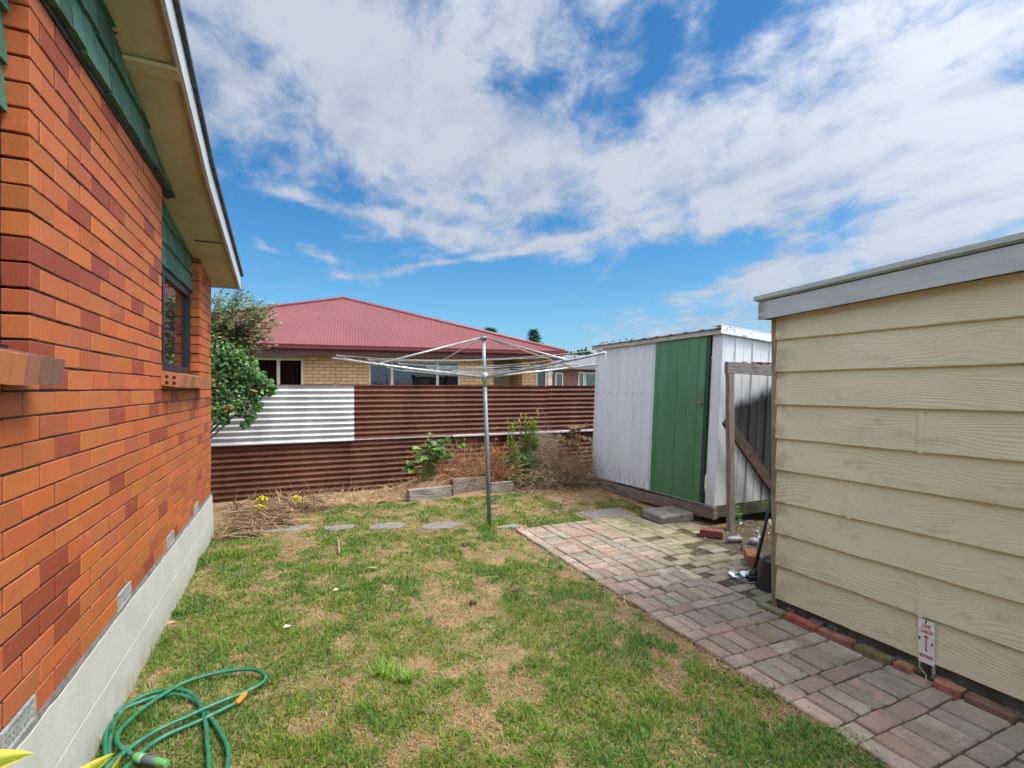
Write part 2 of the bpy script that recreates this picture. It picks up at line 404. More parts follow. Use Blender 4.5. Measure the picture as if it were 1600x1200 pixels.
    c=t.mix(t.ramp(t.noise(p,7,6,.7),.36,.66,0,.72),c,(.205,.165,.125))
    c=t.mix(t.ramp(t.noise(p,38,5,.7),.52,.68,0,.65),c,(.11,.09,.07))
    c=t.mix(t.ramp(t.noise(p,3.1,6,.7),.55,.68,0,.55),c,(.12,.105,.075))
    moss=t.math('MULTIPLY',t.math('MULTIPLY',t.ramp(x,3.0,3.55),t.ramp(y,2.5,3.2)),t.ramp(t.noise(p,2.6,5,.6),.33,.55))
    c=t.mix(t.math('MULTIPLY',moss,.68),c,t.mix(t.ramp(t.noise(p,5,5,.6),.35,.65),(.115,.10,.045),(.27,.235,.14)))
    gr=t.math('MULTIPLY',t.ramp(y,2.0,1.2),t.ramp(x,2.5,3.1)); c=t.mix(t.math('MULTIPLY',gr,.4),c,(.27,.255,.22))
    t.bsdf(c,.9,0,t.bump(t.math('ADD',t.noise(p,120,4),t.noise(p,16,4)),.6,.006),.3); MAT['paver']=t.m
    t=NT('joint_dirt'); p=t.geo(); c=t.mix(t.ramp(t.noise(p,14,6,.65),.35,.65),(.045,.034,.02),(.12,.09,.055))
    t.bsdf(c,1,0,t.bump(t.noise(p,60,5,.7),.8,.01)); MAT['joint']=t.m
    t=NT('yard_soil'); p=t.geo(); x,y,z=t.sep(p)
    c=t.mix(t.ramp(t.noise(p,3.5,6,.65),.35,.65),(.25,.16,.09),(.37,.25,.14))
    c=t.mix(t.ramp(t.noise(p,30,5,.7),.5,.7,0,.6),c,(.17,.11,.06))
    lawnm=t.math('MULTIPLY',t.ramp(y,7.2,6.2),t.ramp(x,2.5,2.2)); c=t.mix(t.math('MULTIPLY',t.ramp(t.noise(p,5,5,.6),.38,.60,.15,.8),lawnm),c,(.15,.15,.055))
    rust=t.math('MULTIPLY',t.ramp(x,3.4,4.0),t.ramp(y,5.0,5.6)); c=t.mix(t.math('MULTIPLY',rust,.6),c,(.34,.16,.085))
    damp=t.math('MULTIPLY',t.ramp(x,3.3,3.8),t.ramp(y,4.6,4.1)); c=t.mix(t.math('MULTIPLY',damp,.85),c,(.065,.048,.030))
    t.bsdf(c,1,0,t.bump(t.math('ADD',t.noise(p,80,5,.7),t.noise(p,22,4)),.9,.012),.2); MAT['soil']=t.m
    t=NT('open_ground'); p=t.geo(); c=t.mix(t.ramp(t.noise(p,.5,6),.35,.65),(.09,.11,.035),(.19,.16,.07)); t.bsdf(c,1); MAT['ground']=t.m
    # --- plants
    t=NT('grass_blade'); t.leafy(t.attr(),.35,.6); MAT['blade']=t.m
    t=NT('leaf'); t.leafy(t.attr(),.3,.42); MAT['leaf']=t.m
    t=NT('dry_stalk'); c=t.attr(); t.bsdf(c,.85,0,None,.2); MAT['dry']=t.m
    MAT['bark']=simple('bark',(.11,.08,.055),.95,var=.5,scale=20,bscale=80,bump=.8)
    MAT['petal']=simple('petal',(1,1,1),.6,var=.1,bump=0,attr=True)
    # --- hose and bits
    MAT['hose']=simple('green_hose',(.014,.165,.082),.5,var=.35,scale=14,bump=.05,dirt=(.13,.17,.12),dirtamt=.8)
    MAT['coupler']=simple('coupler_green',(.13,.33,.11),.4,var=.15)
    MAT['coupler_grey']=simple('coupler_grey',(.10,.115,.14),.5,var=.2)
    MAT['orange']=simple('orange_plastic',(.75,.22,.01),.45,var=.15)
    MAT['brushgreen']=simple('green_bristle',(.008,.07,.045),.7,var=.4,scale=60)
    MAT['steel']=simple('bright_steel',(.6,.62,.66),.3,.6,var=.3,scale=25)
    MAT['panback']=simple('dusty_pan',(.16,.145,.12),.7,var=.3,scale=15)
    MAT['plasticwhite']=simple('white_plastic',(.29,.30,.34),.5,var=.25,scale=20)
mats()

# ------------------------------------------------------------------ camera, sky, sun
cam=bpy.data.cameras.new('camera'); co=bpy.data.objects.new('camera',cam); COL.objects.link(co)
co.location=(0,0,EYE); co.rotation_euler=(R(90),0,-YAW)
cam.sensor_width=36; cam.lens=F/1600*36; cam.shift_y=(HZ-600)/1600
cam.clip_start=.05; cam.clip_end=3000
scene.camera=co
SUN_EL=R(58); SUN_AZ=R(128)      # azimuth clockwise from +Y: behind the camera on the right
sd=Vector((math.sin(SUN_AZ)*math.cos(SUN_EL),math.cos(SUN_AZ)*math.cos(SUN_EL),math.sin(SUN_EL)))
sl=bpy.data.lights.new('sun','SUN'); so=bpy.data.objects.new('sun',sl); COL.objects.link(so)
so.rotation_euler=sd.to_track_quat('Z','Y').to_euler()
sl.energy=2.2; sl.angle=R(28); sl.color=(1,.955,.89)

def world():
    w=bpy.data.worlds.new('World'); scene.world=w; w.use_nodes=True; t=w.node_tree; t.nodes.clear()
    s=NT.__new__(NT); s.t=t
    out=t.nodes.new('ShaderNodeOutputWorld'); bg=t.nodes.new('ShaderNodeBackground'); t.links.new(bg.outputs[0],out.inputs[0])
    sky=s.n('TexSky',sky_type='NISHITA'); sky.sun_disc=False; sky.sun_elevation=SUN_EL; sky.sun_rotation=SUN_AZ
    sky.air_density=1.0; sky.dust_density=.6; sky.ozone_density=2.0
    d=s.coord('Generated'); x,y,z=s.sep(d)
    zc=s.math('MAXIMUM',z,.0)
    # cloud-layer plane coordinates (flat layer overhead, so streaks converge to the horizon)
    k=s.math('ADD',zc,.10)
    pl=s.n('CombineXYZ'); s.l(s.math('DIVIDE',x,k),pl.inputs[0]); s.l(s.math('DIVIDE',y,k),pl.inputs[1]); P=pl.outputs[0]
    az=s.math('ARCTAN2',x,y); el=s.math('ARCSINE',z)
    # warp
    wn=s.n('TexNoise'); s.l(P,wn.inputs['Vector']); wn.inputs['Scale'].default_value=2.6; wn.inputs['Detail'].default_value=2; wn.noise_dimensions='2D'
    wx,wy,wz=s.sep(wn.outputs['Color'])
    azw=s.math('ADD',az,s.math('MULTIPLY',s.math('SUBTRACT',wx,.5),.16))
    elw=s.math('ADD',el,s.math('MULTIPLY',s.math('SUBTRACT',wy,.5),.09))
    ce=s.n('CombineXYZ'); s.l(azw,ce.inputs[0]); s.l(elw,ce.inputs[1]); ce.inputs[2].default_value=1.0; AE=ce.outputs[0]
    c2=s.n('CombineXYZ'); s.l(s.math('ADD',az,s.math('MULTIPLY',s.math('SUBTRACT',wx,.5),.07)),c2.inputs[0]); s.l(s.math('ADD',el,s.math('MULTIPLY',s.math('SUBTRACT',wy,.5),.035)),c2.inputs[1]); c2.inputs[2].default_value=1.0; AE2=c2.outputs[0]
    def ae(px,py):
        r=(px-800)/F; return YAW+math.atan(r), math.atan2((HZ-py)/F, math.sqrt(1+r*r))
    blobs=[ # px centre, semi-axes px, tilt (deg, clockwise in picture), weight
     (470,90,300,120,22,.62),(690,220,250,90,27,.62),(330,180,110,110,20,.30),(860,50,190,80,0,.45),(600,10,220,60,0,.25),
     (935,165,58,18,15,-.14),(775,190,75,48,20,.38),(1060,130,45,50,0,.22),(880,215,60,30,0,.15),(1010,190,45,20,0,-.12),(1015,75,18,60,5,-.42),(1170,15,40,18,-20,-.42),(855,110,30,40,30,-.2),
     (980,265,180,50,5,.48),(1290,255,340,112,-3,.62),(1200,90,150,90,-30,.34),(1450,60,220,120,0,.40),(1560,270,170,140,0,.40),
     (1515,80,30,22,10,-.35),(1440,220,34,18,0,-.32),(1300,205,26,12,0,-.25),(1600,120,60,40,0,-.2),
     (430,335,130,45,15,-.40),(360,60,40,40,0,-.15),
     (640,352,120,17,10,.60),(765,400,270,9,-11,.62),(590,435,100,7,-8,.20),(410,382,45,8,12,.55),(500,393,42,9,10,.55),(470,310,60,9,8,.3),
     (560,480,300,60,0,-.40),(900,460,220,55,0,-.36),(1090,400,130,26,0,-.36),(870,345,110,16,-8,-.30),(760,322,60,10,12,-.15),
     (1100,505,170,24,-4,.56),(1120,448,150,12,-8,.45),(1260,425,120,30,-12,.46),(1440,370,260,60,-8,.48),(990,545,120,14,0,.34),
    ]
    tot=None
    for (px,py,a,b,ang,wgt) in blobs:
        A0,E0=ae(px,py); r=(px-800)/F; ca=math.cos(math.atan(r))
        sa=a/F*ca*ca; sb=b/F*ca*math.cos(E0)**1.3
        th=R(-ang); c_,s_=math.cos(th),math.sin(th)
        def dotv(v):
            nd=s.n('VectorMath',operation='DOT_PRODUCT'); s.l(AE if b>27 else AE2,nd.inputs[0]); nd.inputs[1].default_value=v; return nd.outputs['Value']
        u=dotv((c_/sa,s_/sa,-(A0*c_+E0*s_)/sa)); v=dotv((-s_/sb,c_/sb,-(-A0*s_+E0*c_)/sb))
        q2=s.n('Math',operation='MULTIPLY_ADD'); s.l(v,q2.inputs[0]); s.l(v,q2.inputs[1]); s.l(s.math('MULTIPLY',u,u),q2.inputs[2])
        ex=s.math('POWER',.36788,q2.outputs[0])
        ma=s.n('Math',operation='MULTIPLY_ADD'); s.l(ex,ma.inputs[0]); ma.inputs[1].default_value=wgt; s.put(ma.inputs[2],tot if tot is not None else 0.0); tot=ma.outputs[0]
    # generic broken cloud for the rest of the sky
    fwd=s.math('ADD',s.math('MULTIPLY',x,SY),s.math('MULTIPLY',y,CY))
    tot=s.math('ADD',tot,s.ramp(fwd,.62,.35,0,.5))
    n1=s.noise(s.mapv(P,(1.2,.75,1),rot=(0,0,R(24))),1.5,3,.6,.25); n2=s.noise(s.mapv(P,(1,.6,1),rot=(0,0,R(-20))),4.6,4,.62,.35)
    nz=s.math('ADD',s.math('MULTIPLY',s.math('SUBTRACT',n1,.5),.75),s.math('MULTIPLY',s.math('SUBTRACT',n2,.5),.55))
    n4=s.noise(s.mapv(d,(1,1,1.5)),8.5,5,.64,.3)
    nz=s.math('ADD',nz,s.math('MULTIPLY',s.math('SUBTRACT',n4,.5),1.75))
    cov=s.math('ADD',s.math('ADD',s.math('MULTIPLY',tot,.88),nz),-.0)
    dens=s.ramp(cov,-.12,.58)
    hz=s.ramp(el,.32,.0,0,.9)
    skyc=s.n('HueSaturation'); s.l(sky.outputs[0],skyc.inputs['Color']); skyc.inputs['Saturation'].default_value=1.22; skyc.inputs['Value'].default_value=.10
    blue=s.mix(1.0,skyc.outputs[0],(.31,.55,.62),'MULTIPLY')
    n3=s.math('ADD',s.math('MULTIPLY',n2,.5),s.math('MULTIPLY',n1,.5))
    lit=s.mix(s.ramp(s.math('ADD',n3,s.math('MULTIPLY',cov,.15)),.40,.68),(.165,.194,.25),(.245,.266,.303))
    # cloud around the veiled sun brightened, added for soft frontal light
    sdn=s.n('VectorMath',operation='DOT_PRODUCT'); s.l(d,sdn.inputs[0]); sdn.inputs[1].default_value=sd
    lit=s.mix(1.0,lit,s.mix(s.ramp(sdn.outputs['Value'],.25,.95),(1,1,1),(1.8,1.74,1.65)),'MULTIPLY')
    c=s.mix(s.math('MULTIPLY',dens,.93),blue,lit)
    c=s.mix(s.math('MULTIPLY',hz,.40),c,(.145,.215,.30))
    c=s.mix(1.0,c,s.mix(s.ramp(fwd,.55,.15),(1,1,1),(2.5,2.45,2.35)),'MULTIPLY')  # sky outside the view brightened as added fill light
    s.put(bg.inputs['Color'],c); bg.inputs['Strength'].default_value=1.0
    w.cycles.sampling_method='MANUAL'; w.cycles.sample_map_resolution=256
world()
scene.view_settings.view_transform='Standard'; scene.view_settings.look='None'; scene.view_settings.gamma=1
scene.view_settings.exposure=1.35
scene.cycles.max_bounces=5
scene.cycles.use_adaptive_sampling=True; scene.cycles.adaptive_threshold=.035; scene.cycles.adaptive_min_samples=16

# ------------------------------------------------------------------ ground, lawn, path
WX=-0.806                         # brick wall face
def ground_h(x,y):
    return .030*(fbm(x*.9+5,y*.9+3,3)-.5)+.022*(fbm(x*4+9,y*4+1,3)-.5)
def setting():
    m=MB(); S=900; m.add([(-S,-S,-.06),(S,-S,-.06),(S,S,-.06),(-S,S,-.06)],[(0,1,2,3)])
    tag(m.build('ground',MAT['ground']),kind='structure')
    # yard soil sheet (earth with gentle bumps)
    xs=np.linspace(-1.6,5.2,171); ys=np.linspace(-2,8.6,261)
    X,Y=np.meshgrid(xs,ys); Z=ground_h(X,Y)
    pathmask=np.clip((X-2.25)/.08,0,1)*np.clip((5.2-Y)/.15,0,1); Z=Z*(1-pathmask)-.012*pathmask
    Z[0,:]-=.1; Z[-1,:]-=.1; Z[:,0]-=.1; Z[:,-1]-=.1
    nx,ny=len(xs),len(ys); V=np.stack([X,Y,Z],-1).reshape(-1,3)
    idx=np.arange(nx*ny).reshape(ny,nx); Q=np.stack([idx[:-1,:-1],idx[:-1,1:],idx[1:,1:],idx[1:,:-1]],-1).reshape(-1,4)
    me=bpy.data.meshes.new('yard_soil'); me.from_pydata(V.tolist(),[],Q.tolist()); me.polygons.foreach_set('use_smooth',[True]*len(Q))
    tag(link('lawn',me,MAT['soil']),kind='structure')
    # joint bed under the pavers
    m=MB(); m.add([(2.30,-1.2,.004),(4.45,-1.2,.004),(4.45,5.06,.004),(2.30,5.06,.004)],[(0,1,2,3)])
    tag(m.build('path_bed',MAT['joint']),kind='structure')
    pal=[(.345,.225,.17),(.37,.265,.21),(.33,.28,.215),(.30,.265,.20),(.40,.34,.23),(.43,.33,.20),(.275,.24,.185),(.35,.275,.22)]
    m=MB()
    def paver(x0,x1,y0,y1):
        cx,cy=(x0+x1)/2,(y0+y1)/2
        if cx>4.38: return
        buried=max(0,min(1,(cx-3.45)/.5))*max(0,min(1,(4.3-cy)/.4))
        if buried>0 and cx>3.2 and rnd.random()<buried*1.0: return
        if cy>4.6 and cx>3.9: return
        # pinker by the lawn, greyer and creamier beside the garage
        w=(cx-2.3)/1.0+rnd.uniform(-.4,.4)
        c=pal[rnd.choice([0,1,7,0,1,2] if w<.3 else ([2,3,6,7,4,1] if w<.75 else [3,6,4,2,5,3]))]
        if cy>3.7 and cx<3.25: c=pal[rnd.choice([0,1,7,1,2,6,0])]
        if cy>3.6 and cx>3.25: c=pal[rnd.choice([4,5,4,3,2])]
        k=rnd.uniform(.8,1.15); c=tuple(q*k for q in c)
        M=(__import__('mathutils').Matrix.Translation((cx,cy,rnd.uniform(-.005,.005)))@__import__('mathutils').Matrix.Rotation(rnd.uniform(-.012,.012),4,'Z')@
           __import__('mathutils').Matrix.Rotation(rnd.uniform(-.009,.009),4,'X')@__import__('mathutils').Matrix.Rotation(rnd.uniform(-.009,.009),4,'Y'))
        hx,hy=(x1-x0)/2,(y1-y0)/2
        m.bevbox(-hx,hx,-hy,hy,-.04,.022,.0075,c,0,M,.0026)
    G=.0080
    y=3.66
    while y>-1.2:                 # rows: eight long-ways bricks, then one row across
        for i in range(8):
            x=2.29+i*.1085+rnd.uniform(-.002,.002)
            paver(x+G/2,x+.1085-G/2,y-.215+G/2,y-G/2)
        y-=.217
        for i in range(5):
            x=2.29+i*.217-.06
            paver(max(2.29,x)+G/2,min(x+.217,3.16)-G/2,y-.1065+G/2,y-G/2)
        y-=.1085
    x=2.29; odd=0
    while x<4.4:                  # far part: columns
        if odd%2==0:
            yy=3.665
            while yy<5.0: paver(x+G/2,x+.1075-G/2,yy+G/2,min(yy+.215,5.06)-G/2); yy+=.217
            x+=.1085
        else:
            yy=3.665
            while yy<5.0: paver(x+G/2,x+.216-G/2,yy+G/2,min(yy+.1075,5.06)-G/2); yy+=.1085
            x+=.217
        odd+=1
    yy=3.66
    for j in range(10):
        for i in range(6):
            x=3.165+i*.217+(.1085 if j%2 else 0)
            yy=2.57+j*.1085
            if yy>3.6: continue
            paver(x+G/2,x+.216-G/2,yy+G/2,yy+.1075-G/2)
    tag(m.build('path',MAT['paver']),kind='structure')
setting()

def make_grass():
    # short mown blades over the lawn; colour patches from noise (green, tired green, straw)
    def region(x0,x1,y0,y1,dens):
        n=int((x1-x0)*(y1-y0)*dens); return np.stack([NP.uniform(x0,x1,n),NP.uniform(y0,y1,n)],-1)
    P=np.concatenate([region(-.78,2.36,.6,2.6,15000),region(-.78,2.36,2.6,4.2,10500),region(-.8,2.34,4.2,5.6,8000),region(-.8,4.5,5.6,7.7,4800),region(2.25,4.3,5.04,5.6,7000),region(-.78,2.3,-.6,.6,2500)])
    x,y=P[:,0],P[:,1]
    big=fbm(x*2.3+3,y*1.8+8,4); med=fbm(x*7+20,y*5.5+2,3); fine=fbm(x*18+3,y*16+9,2)
    g=big*.36+med*.42+fine*.22; g=(g-.475)*1.45+.475                          # greenness field
    edge=np.clip((x-2.06-.10*(fbm(y*3+4,y*0+2,3)-.5)*4)/.24,0,1)*(y<5.1); far=np.clip((y-5.1)/1.9,0,1)*.05
    farL=np.clip((y-5.6)/1.0,0,1)*np.clip((.6-x)/.9,0,1)*.22
    back=np.clip((y-7.0)/.5,0,1)*.25
    wear=np.exp(-((x-1.10-.10*np.sin(y*3.2))/.13)**2)*np.clip((4.6-y)/.8,0,1)*.15
    stone=np.exp(-((y-5.62)/.14)**2)*.10*(x<2.6)
    green=g-edge*.17-far-farL-back-wear-stone+np.clip((.0-x)/.7,0,1)*.03+.030
    keep=NP.random(len(x)) < np.clip((green-.30)/.12,.42,1)
    keep&=~((y>6.9)&(x>1.3)); keep&=~((x>3.4)&(y>5.9)&(NP.random(len(x))<.85)); keep&=~((y>7.2)&(NP.random(len(x))<.7))
    for (sx,sy,rx,ry) in STONES: keep&=((x-sx)/(rx*.93))**2+((y-sy)/(ry*.9))**2>1
    keep&=~((x>3.3)&(x<4.05)&(y>5.02)&(y<5.5))
    x,y,green,fine,med=x[keep],y[keep],green[keep],fine[keep],med[keep]; n=len(x)
    z=ground_h(x,y)-.004
    pg=np.clip((green-.375)/.10,0.04,.93); isg=NP.random(n)<pg
    lush=np.clip((green-.47)/.09,0,1)
    clump=fbm(x*9+50,y*9+7,2); h=np.where(isg,NP.uniform(.014,.042,n)*(.45+1.05*clump)*(1+.35*lush),NP.uniform(.014,.045,n)); w=NP.uniform(.0032,.0058,n)*(1+np.clip((y-3)/5,0,1)*1.1)
    tall=NP.random(n)<.02; h=np.where(tall,h*1.7,h)
    # a lusher weedy tuft or two
    for (tx,ty,tr,hh) in ((.30,2.55,.13,1.9),(.18,2.35,.09,1.7),(-.70,2.9,.12,1.8),(-.72,2.1,.12,1.9),(-.72,5.3,.15,2.4),(-.74,4.2,.10,1.7),(2.1,5.3,.14,1.9),(1.55,7.0,.25,1.7),(2.2,6.8,.3,1.6)):
        k=np.exp(-((x-tx)**2+(y-ty)**2)/tr**2); h=h*(1+k*(hh-1)); isg|=NP.random(n)<k*.95
    az=NP.uniform(0,6.283,n); lean=np.where(isg,NP.uniform(.45,1.45,n),NP.uniform(.9,1.62,n))
    dx,dy=np.cos(az),np.sin(az); sx,sy=-dy,dx
    V=np.zeros((n,5,3))
    b=np.stack([x,y,z],-1); s=np.stack([sx*w/2,sy*w/2,0*w],-1)
    mid=b+np.stack([dx*h*.45*np.sin(lean*.6),dy*h*.45*np.sin(lean*.6),h*.5*np.cos(lean*.6)],-1)
    tip=mid+np.stack([dx*h*.55*np.sin(lean*1.3),dy*h*.55*np.sin(lean*1.3),np.maximum(h*.5*np.cos(lean*1.3),-.002)],-1)
    V[:,0]=b-s; V[:,1]=b+s; V[:,2]=mid+s*.8; V[:,3]=mid-s*.8; V[:,4]=tip
    v=NP.random((n,1))
    ga=np.array([.066,.182,.014]); gb=np.array([.185,.315,.028]); gy=np.array([.33,.32,.045])
    gc=ga*(1-v)+gb*v; yel=(NP.random((n,1))<.25)|(green[:,None]<.45); gc=np.where(yel&(NP.random((n,1))<.62),gc*.4+gy*.6,gc)
    hue=np.clip((fbm(x*3.3+70,y*3.3+20,3)-.40)/.22,0,1)[:,None]; gc=gc*(1-hue)*np.array([1.18,1.06,1.0])+gc*hue*np.array([.72,.88,1.05]); gc=gc*(1-.30*lush[:,None]*NP.random((n,1)))*NP.uniform(.65,1.25,(n,1))
    sa=np.array([.52,.385,.19]); sb=np.array([.30,.19,.095]); sc=sa*(1-v)+sb*v; rd=(NP.random((n,1))<.12)*(med[:,None]<.5); sc=np.where(rd>0,np.array([.30,.13,.07]),sc)*NP.uniform(.7,1.15,(n,1))
    C=np.where(isg[:,None],gc,sc)
    me=bpy.data.meshes.new('grass')
    me.vertices.add(n*5); me.vertices.foreach_set('co',V.reshape(-1).astype(np.float32))
    base=(np.arange(n)*5)[:,None]
    loops=np.concatenate([base+np.array([[0,1,2,3]]),base+np.array([[3,2,4]])],1).reshape(-1)
    me.loops.add(n*7); me.loops.foreach_set('vertex_index',loops.astype(np.int32))
    st=np.stack([np.arange(n)*7,np.arange(n)*7+4],-1).reshape(-1); tot=np.tile([4,3],n)
    me.polygons.add(n*2); me.polygons.foreach_set('loop_start',st.astype(np.int32)); me.polygons.foreach_set('loop_total',tot.astype(np.int32))
    ca=me.color_attributes.new('Col','FLOAT_COLOR','POINT')
    cc=np.ones((n,5,4),np.float32); cc[:,:,:3]=C[:,None,:]; ca.data.foreach_set('color',cc.reshape(-1))
    me.update(); me.validate()
    tag(link('grass',me,MAT['blade']),'patchy short lawn grass, green mixed with straw-dry areas','grass',kind='stuff')

# ------------------------------------------------------------------ red brick house on the left
def brick_house():
    hs=thing('brick_house',(WX,4.0,0),'orange-red brick house with green shingle gable and cream eave along the lawn','house')
    def bcol():
        k=rnd.random()
        if k<.14: c=(.25,.055,.027)
        elif k<.22: c=(.34,.088,.037)
        elif k<.24: c=(.44,.150,.045)
        else: c=(.405+rnd.uniform(-.028,.028),.113+rnd.uniform(-.012,.012),.036+rnd.uniform(-.006,.006))
        s=rnd.uniform(.92,1.08); return tuple(q*s for q in c)
    m=MB(); mo=MB()
    YE=6.20; YS=-2.5; z0=.48; CH=.086; BL=.24
    wins=[(.62,2.17,1.70,9),(4.0,5.48,1.70,9)]        # y0,y1,z0
    def roofz(y): return np.interp(y,[-3,2.7,4.02,6.25],[4.55,3.385,3.045,2.735])
    VENTS=[1.985,3.07,4.135,5.18]
    nrow=30
    for r in range(nrow):
        zb=z0+r*CH; zt=zb+.0785
        y=YE-(.0 if r%2==0 else .12); first=(r%2==1)
        segs=[]
        if first: segs.append((YE-.115,YE))
        while y>YS: segs.append((y-.2300,y)); y-=BL
        for a,b in segs:
            parts=[(a,b)]
            for (w0,w1,wz,_) in wins:
                if zt>wz+.04:
                    np_=[]
                    for (p,q) in parts:
                        if q<=w0 or p>=w1: np_.append((p,q)); continue
                        if p<w0: np_.append((p,w0))
                        if q>w1: np_.append((w1,q))
                    parts=np_
            if r==0:
                np_=[]
                for (p,q) in parts:
                    hit=False
                    for v in VENTS:
                        w0,w1=v,v+.215
                        if not(q<=w0 or p>=w1):
                            hit=True
                            if p<w0-.02: np_.append((p,w0-.003))
                            if q>w1+.02: np_.append((w1+.003,q))
                            break
                    if not hit: np_.append((p,q))
                parts=np_
            for (p,q) in parts:
                if q-p<.025: continue
                mid=(p+q)/2; rz=roofz(mid)
                if zb>rz-.03: continue
                o=rnd.uniform(-.0015,.0015); c=bcol()
                m.bevbox(WX-.075,WX+o,p,q,zb+rnd.uniform(-.0015,.0015),min(zt+rnd.uniform(-.0015,.0015),rz+.02),.0025,c,0,None,.0009)
    # return face of the end wall (running away to the left) and reveals: header bricks
    for r in range(nrow):
        zb=z0+r*CH; zt=zb+.076
        for k in range(12):
            x1=WX-.077-k*BL-(0 if r%2 else .12); 
            m.box(x1-.2345,x1,YE-.09,YE+rnd.uniform(-.001,.001),zb,zt,bcol())
        if r%2==0: m.box(WX-.077-.115,WX-.077,YE-.09,YE,zb,zt,bcol())
    wall=m.build('wall',MAT['brick'],hs)
    # mortar backing, raked back 8 mm
    def back(y0,y1,za,zb): mo.box(WX-.066,WX-.0045,y0,y1,za,zb)
    back(YS,.60,z0-.02,3.3); back(.60,2.19,z0-.02,1.69); back(2.19,3.98,z0-.02,3.03)
    back(3.98,5.50,z0-.02,1.69); back(5.50,YE-.008,z0-.02,2.73)
    mo.box(WX-3.2,WX-.07,YE-.08,YE-.010,z0-.02,2.68)
    mo.build('mortar',MAT['mortar'],wall)
    # inner skin behind the window recesses, so nothing shows through
    mo=MB(); mo.box(WX-.20,WX-.16,YS,YE-.1,.3,2.62); mo.build('inner_wall',MAT['black'],hs)
    # cement band under the bricks, plinth
    mo=MB(); 
    n=160; ys=[YS+(YE-.0-YS)*i/n for i in range(n+1)]
    vs=[]; 
    for i,yv in enumerate(ys):
        j=.010*(mn.noise(Vector((yv*9,1,0)))+.6*mn.noise(Vector((yv*31,5,0))))
        vs += [(WX+.001,yv,z0-.002),(WX+.005,yv,.455+j),(WX-.05,yv,z0-.002)]
    fs=[]
    for i in range(n): a=i*3; b=a+3; fs += [(a+1,b+1,b,a),(a,b,b+2,a+2)]
    mo.add(vs,fs); mo.build('mortar_band',MAT['mortar_pale'],hs)
    mo=MB()
    n=120; vs=[]; fs=[]
    for i in range(n+1):
        yv=YS+(YE+.012-YS)*i/n
        j=.010*(mn.noise(Vector((yv*9,1,0)))+.6*mn.noise(Vector((yv*31,5,0))))
        for zz,xx in ((-.15,.024),(.0,.023),(.222,.018),(.226,.0163),(.230,.0163),(.234,.0178),(.452+j,.0085),(.4545+j,.006)):
            vs.append((WX+xx+.003*mn.noise(Vector((yv*1.7,zz*4,0))),yv,zz))
    for i in range(n):
        for k in range(7): a=i*8+k; fs.append((a,a+8,a+9,a+1))
    e=n*8; fs.append(tuple(e+k for k in range(8))); 
    mo.add(vs,fs); mo.box(WX-3.3,WX-.02,YE-.1,YE+.012,-.15,.455); mo.build('plinth',MAT['plinth'],hs,smooth=False)
    # air vents: a frame with a lattice, one brick high
    for i,v in enumerate(VENTS):
        vm=MB(); a,b,c0,c1=v,v+.215,z0-.004,z0+.078
        x0,x1=WX-.015,WX+.006
        vm.box(x0,x1,a,a+.012,c0,c1); vm.box(x0,x1,b-.012,b,c0,c1); vm.box(x0,x1,a+.012,b-.012,c0,c0+.010); vm.box(x0,x1,a+.012,b-.012,c1-.010,c1)
        for k in range(1,8):
            yy=a+.012+(b-a-.024)*k/8; vm.box(x0,x1-.003,yy-.005,yy+.005,c0+.010,c1-.010)
        for k in (1,2):
            zz=c0+.010+(c1-c0-.020)*k/3; vm.box(x0,x1-.004,a+.012,b-.012,zz-.005,zz+.005)
        vo=vm.build('air_vent',MAT['vent'],hs)
        bm=MB(); bm.box(WX-.05,WX-.016,a,b,c0,c1); bm.build('vent_cavity',MAT['black'],vo)
    # windows with frames, glass, sloping brick sills
    XR=WX-.072
    for i,(w0,w1,wz,_) in enumerate(wins):
        zt=2.505; zb=1.745
        f=MB(); x0,x1=XR-.05,XR
        f.box(x0,x1,w0+.005,w0+.055,zb,zt); f.box(x0,x1,w1-.055,w1-.005,zb,zt); f.box(x0,x1,w0+.055,w1-.055,zb,zb+.05); f.box(x0,x1,w0+.055,w1-.055,zt-.05,zt)
        ms=[w0+(w1-w0)*.5] if i==0 else [w0+.36]
        for q in ms: f.box(x0+.004,x1+.012,q-.025,q+.025,zb+.05,zt-.05)
        f.box(x0,x1+.02,w0+.005,w1-.005,zb-.025,zb)
        f.box(x0+.006,x1+.006,w1-.095,w1-.058,zb+.05,zt-.05)
        fo=f.build('window',MAT['black_alu'],hs)
        g=MB(); g.box(x0+.018,x0+.024,w0+.05,w1-.05,zb+.04,zt-.04); g.build('pane',MAT['glass'],fo)
        # sill of bricks on edge
        s=MB(); nb=max(1,round((w1-w0-.05)/.086)); n0=w0-.05
        yy=w1-.04
        for k in range(nb):
            c=rnd.choice([(.34,.13,.085),(.29,.105,.07),(.20,.105,.075),(.42,.15,.06),(.30,.12,.08)])
            if k==nb-1: c=(.42,.15,.07)
            y1=yy-.086*k-rnd.uniform(0,.003); y0=y1-.074+rnd.uniform(-.002,.002)
            dz=rnd.uniform(-.002,.002)
            xo=WX+.108
            p=[(WX-.08,y0,1.640+dz),(xo-.012,y0,1.612+dz),(xo-.012,y1,1.612+dz),(WX-.08,y1,1.640+dz),(WX-.06,y0,1.735+dz),(xo,y0,1.700+dz),(xo,y1,1.700+dz),(WX-.06,y1,1.735+dz)]
            s.hexa(p,c)
        so_=s.build('sill',MAT['brick'],hs)
        h=MB(); ylast=yy-.086*(nb-1)-.076
        for (hx,hz_) in ((.030,1.645),(.030,1.685),(.072,1.642),(.072,1.680)):
            h.tube([(WX+hx,ylast-.0015,hz_),(WX+hx,ylast+.03,hz_)],.0105,10)
        h.build_each('sill_hole',MAT['black'],so_)
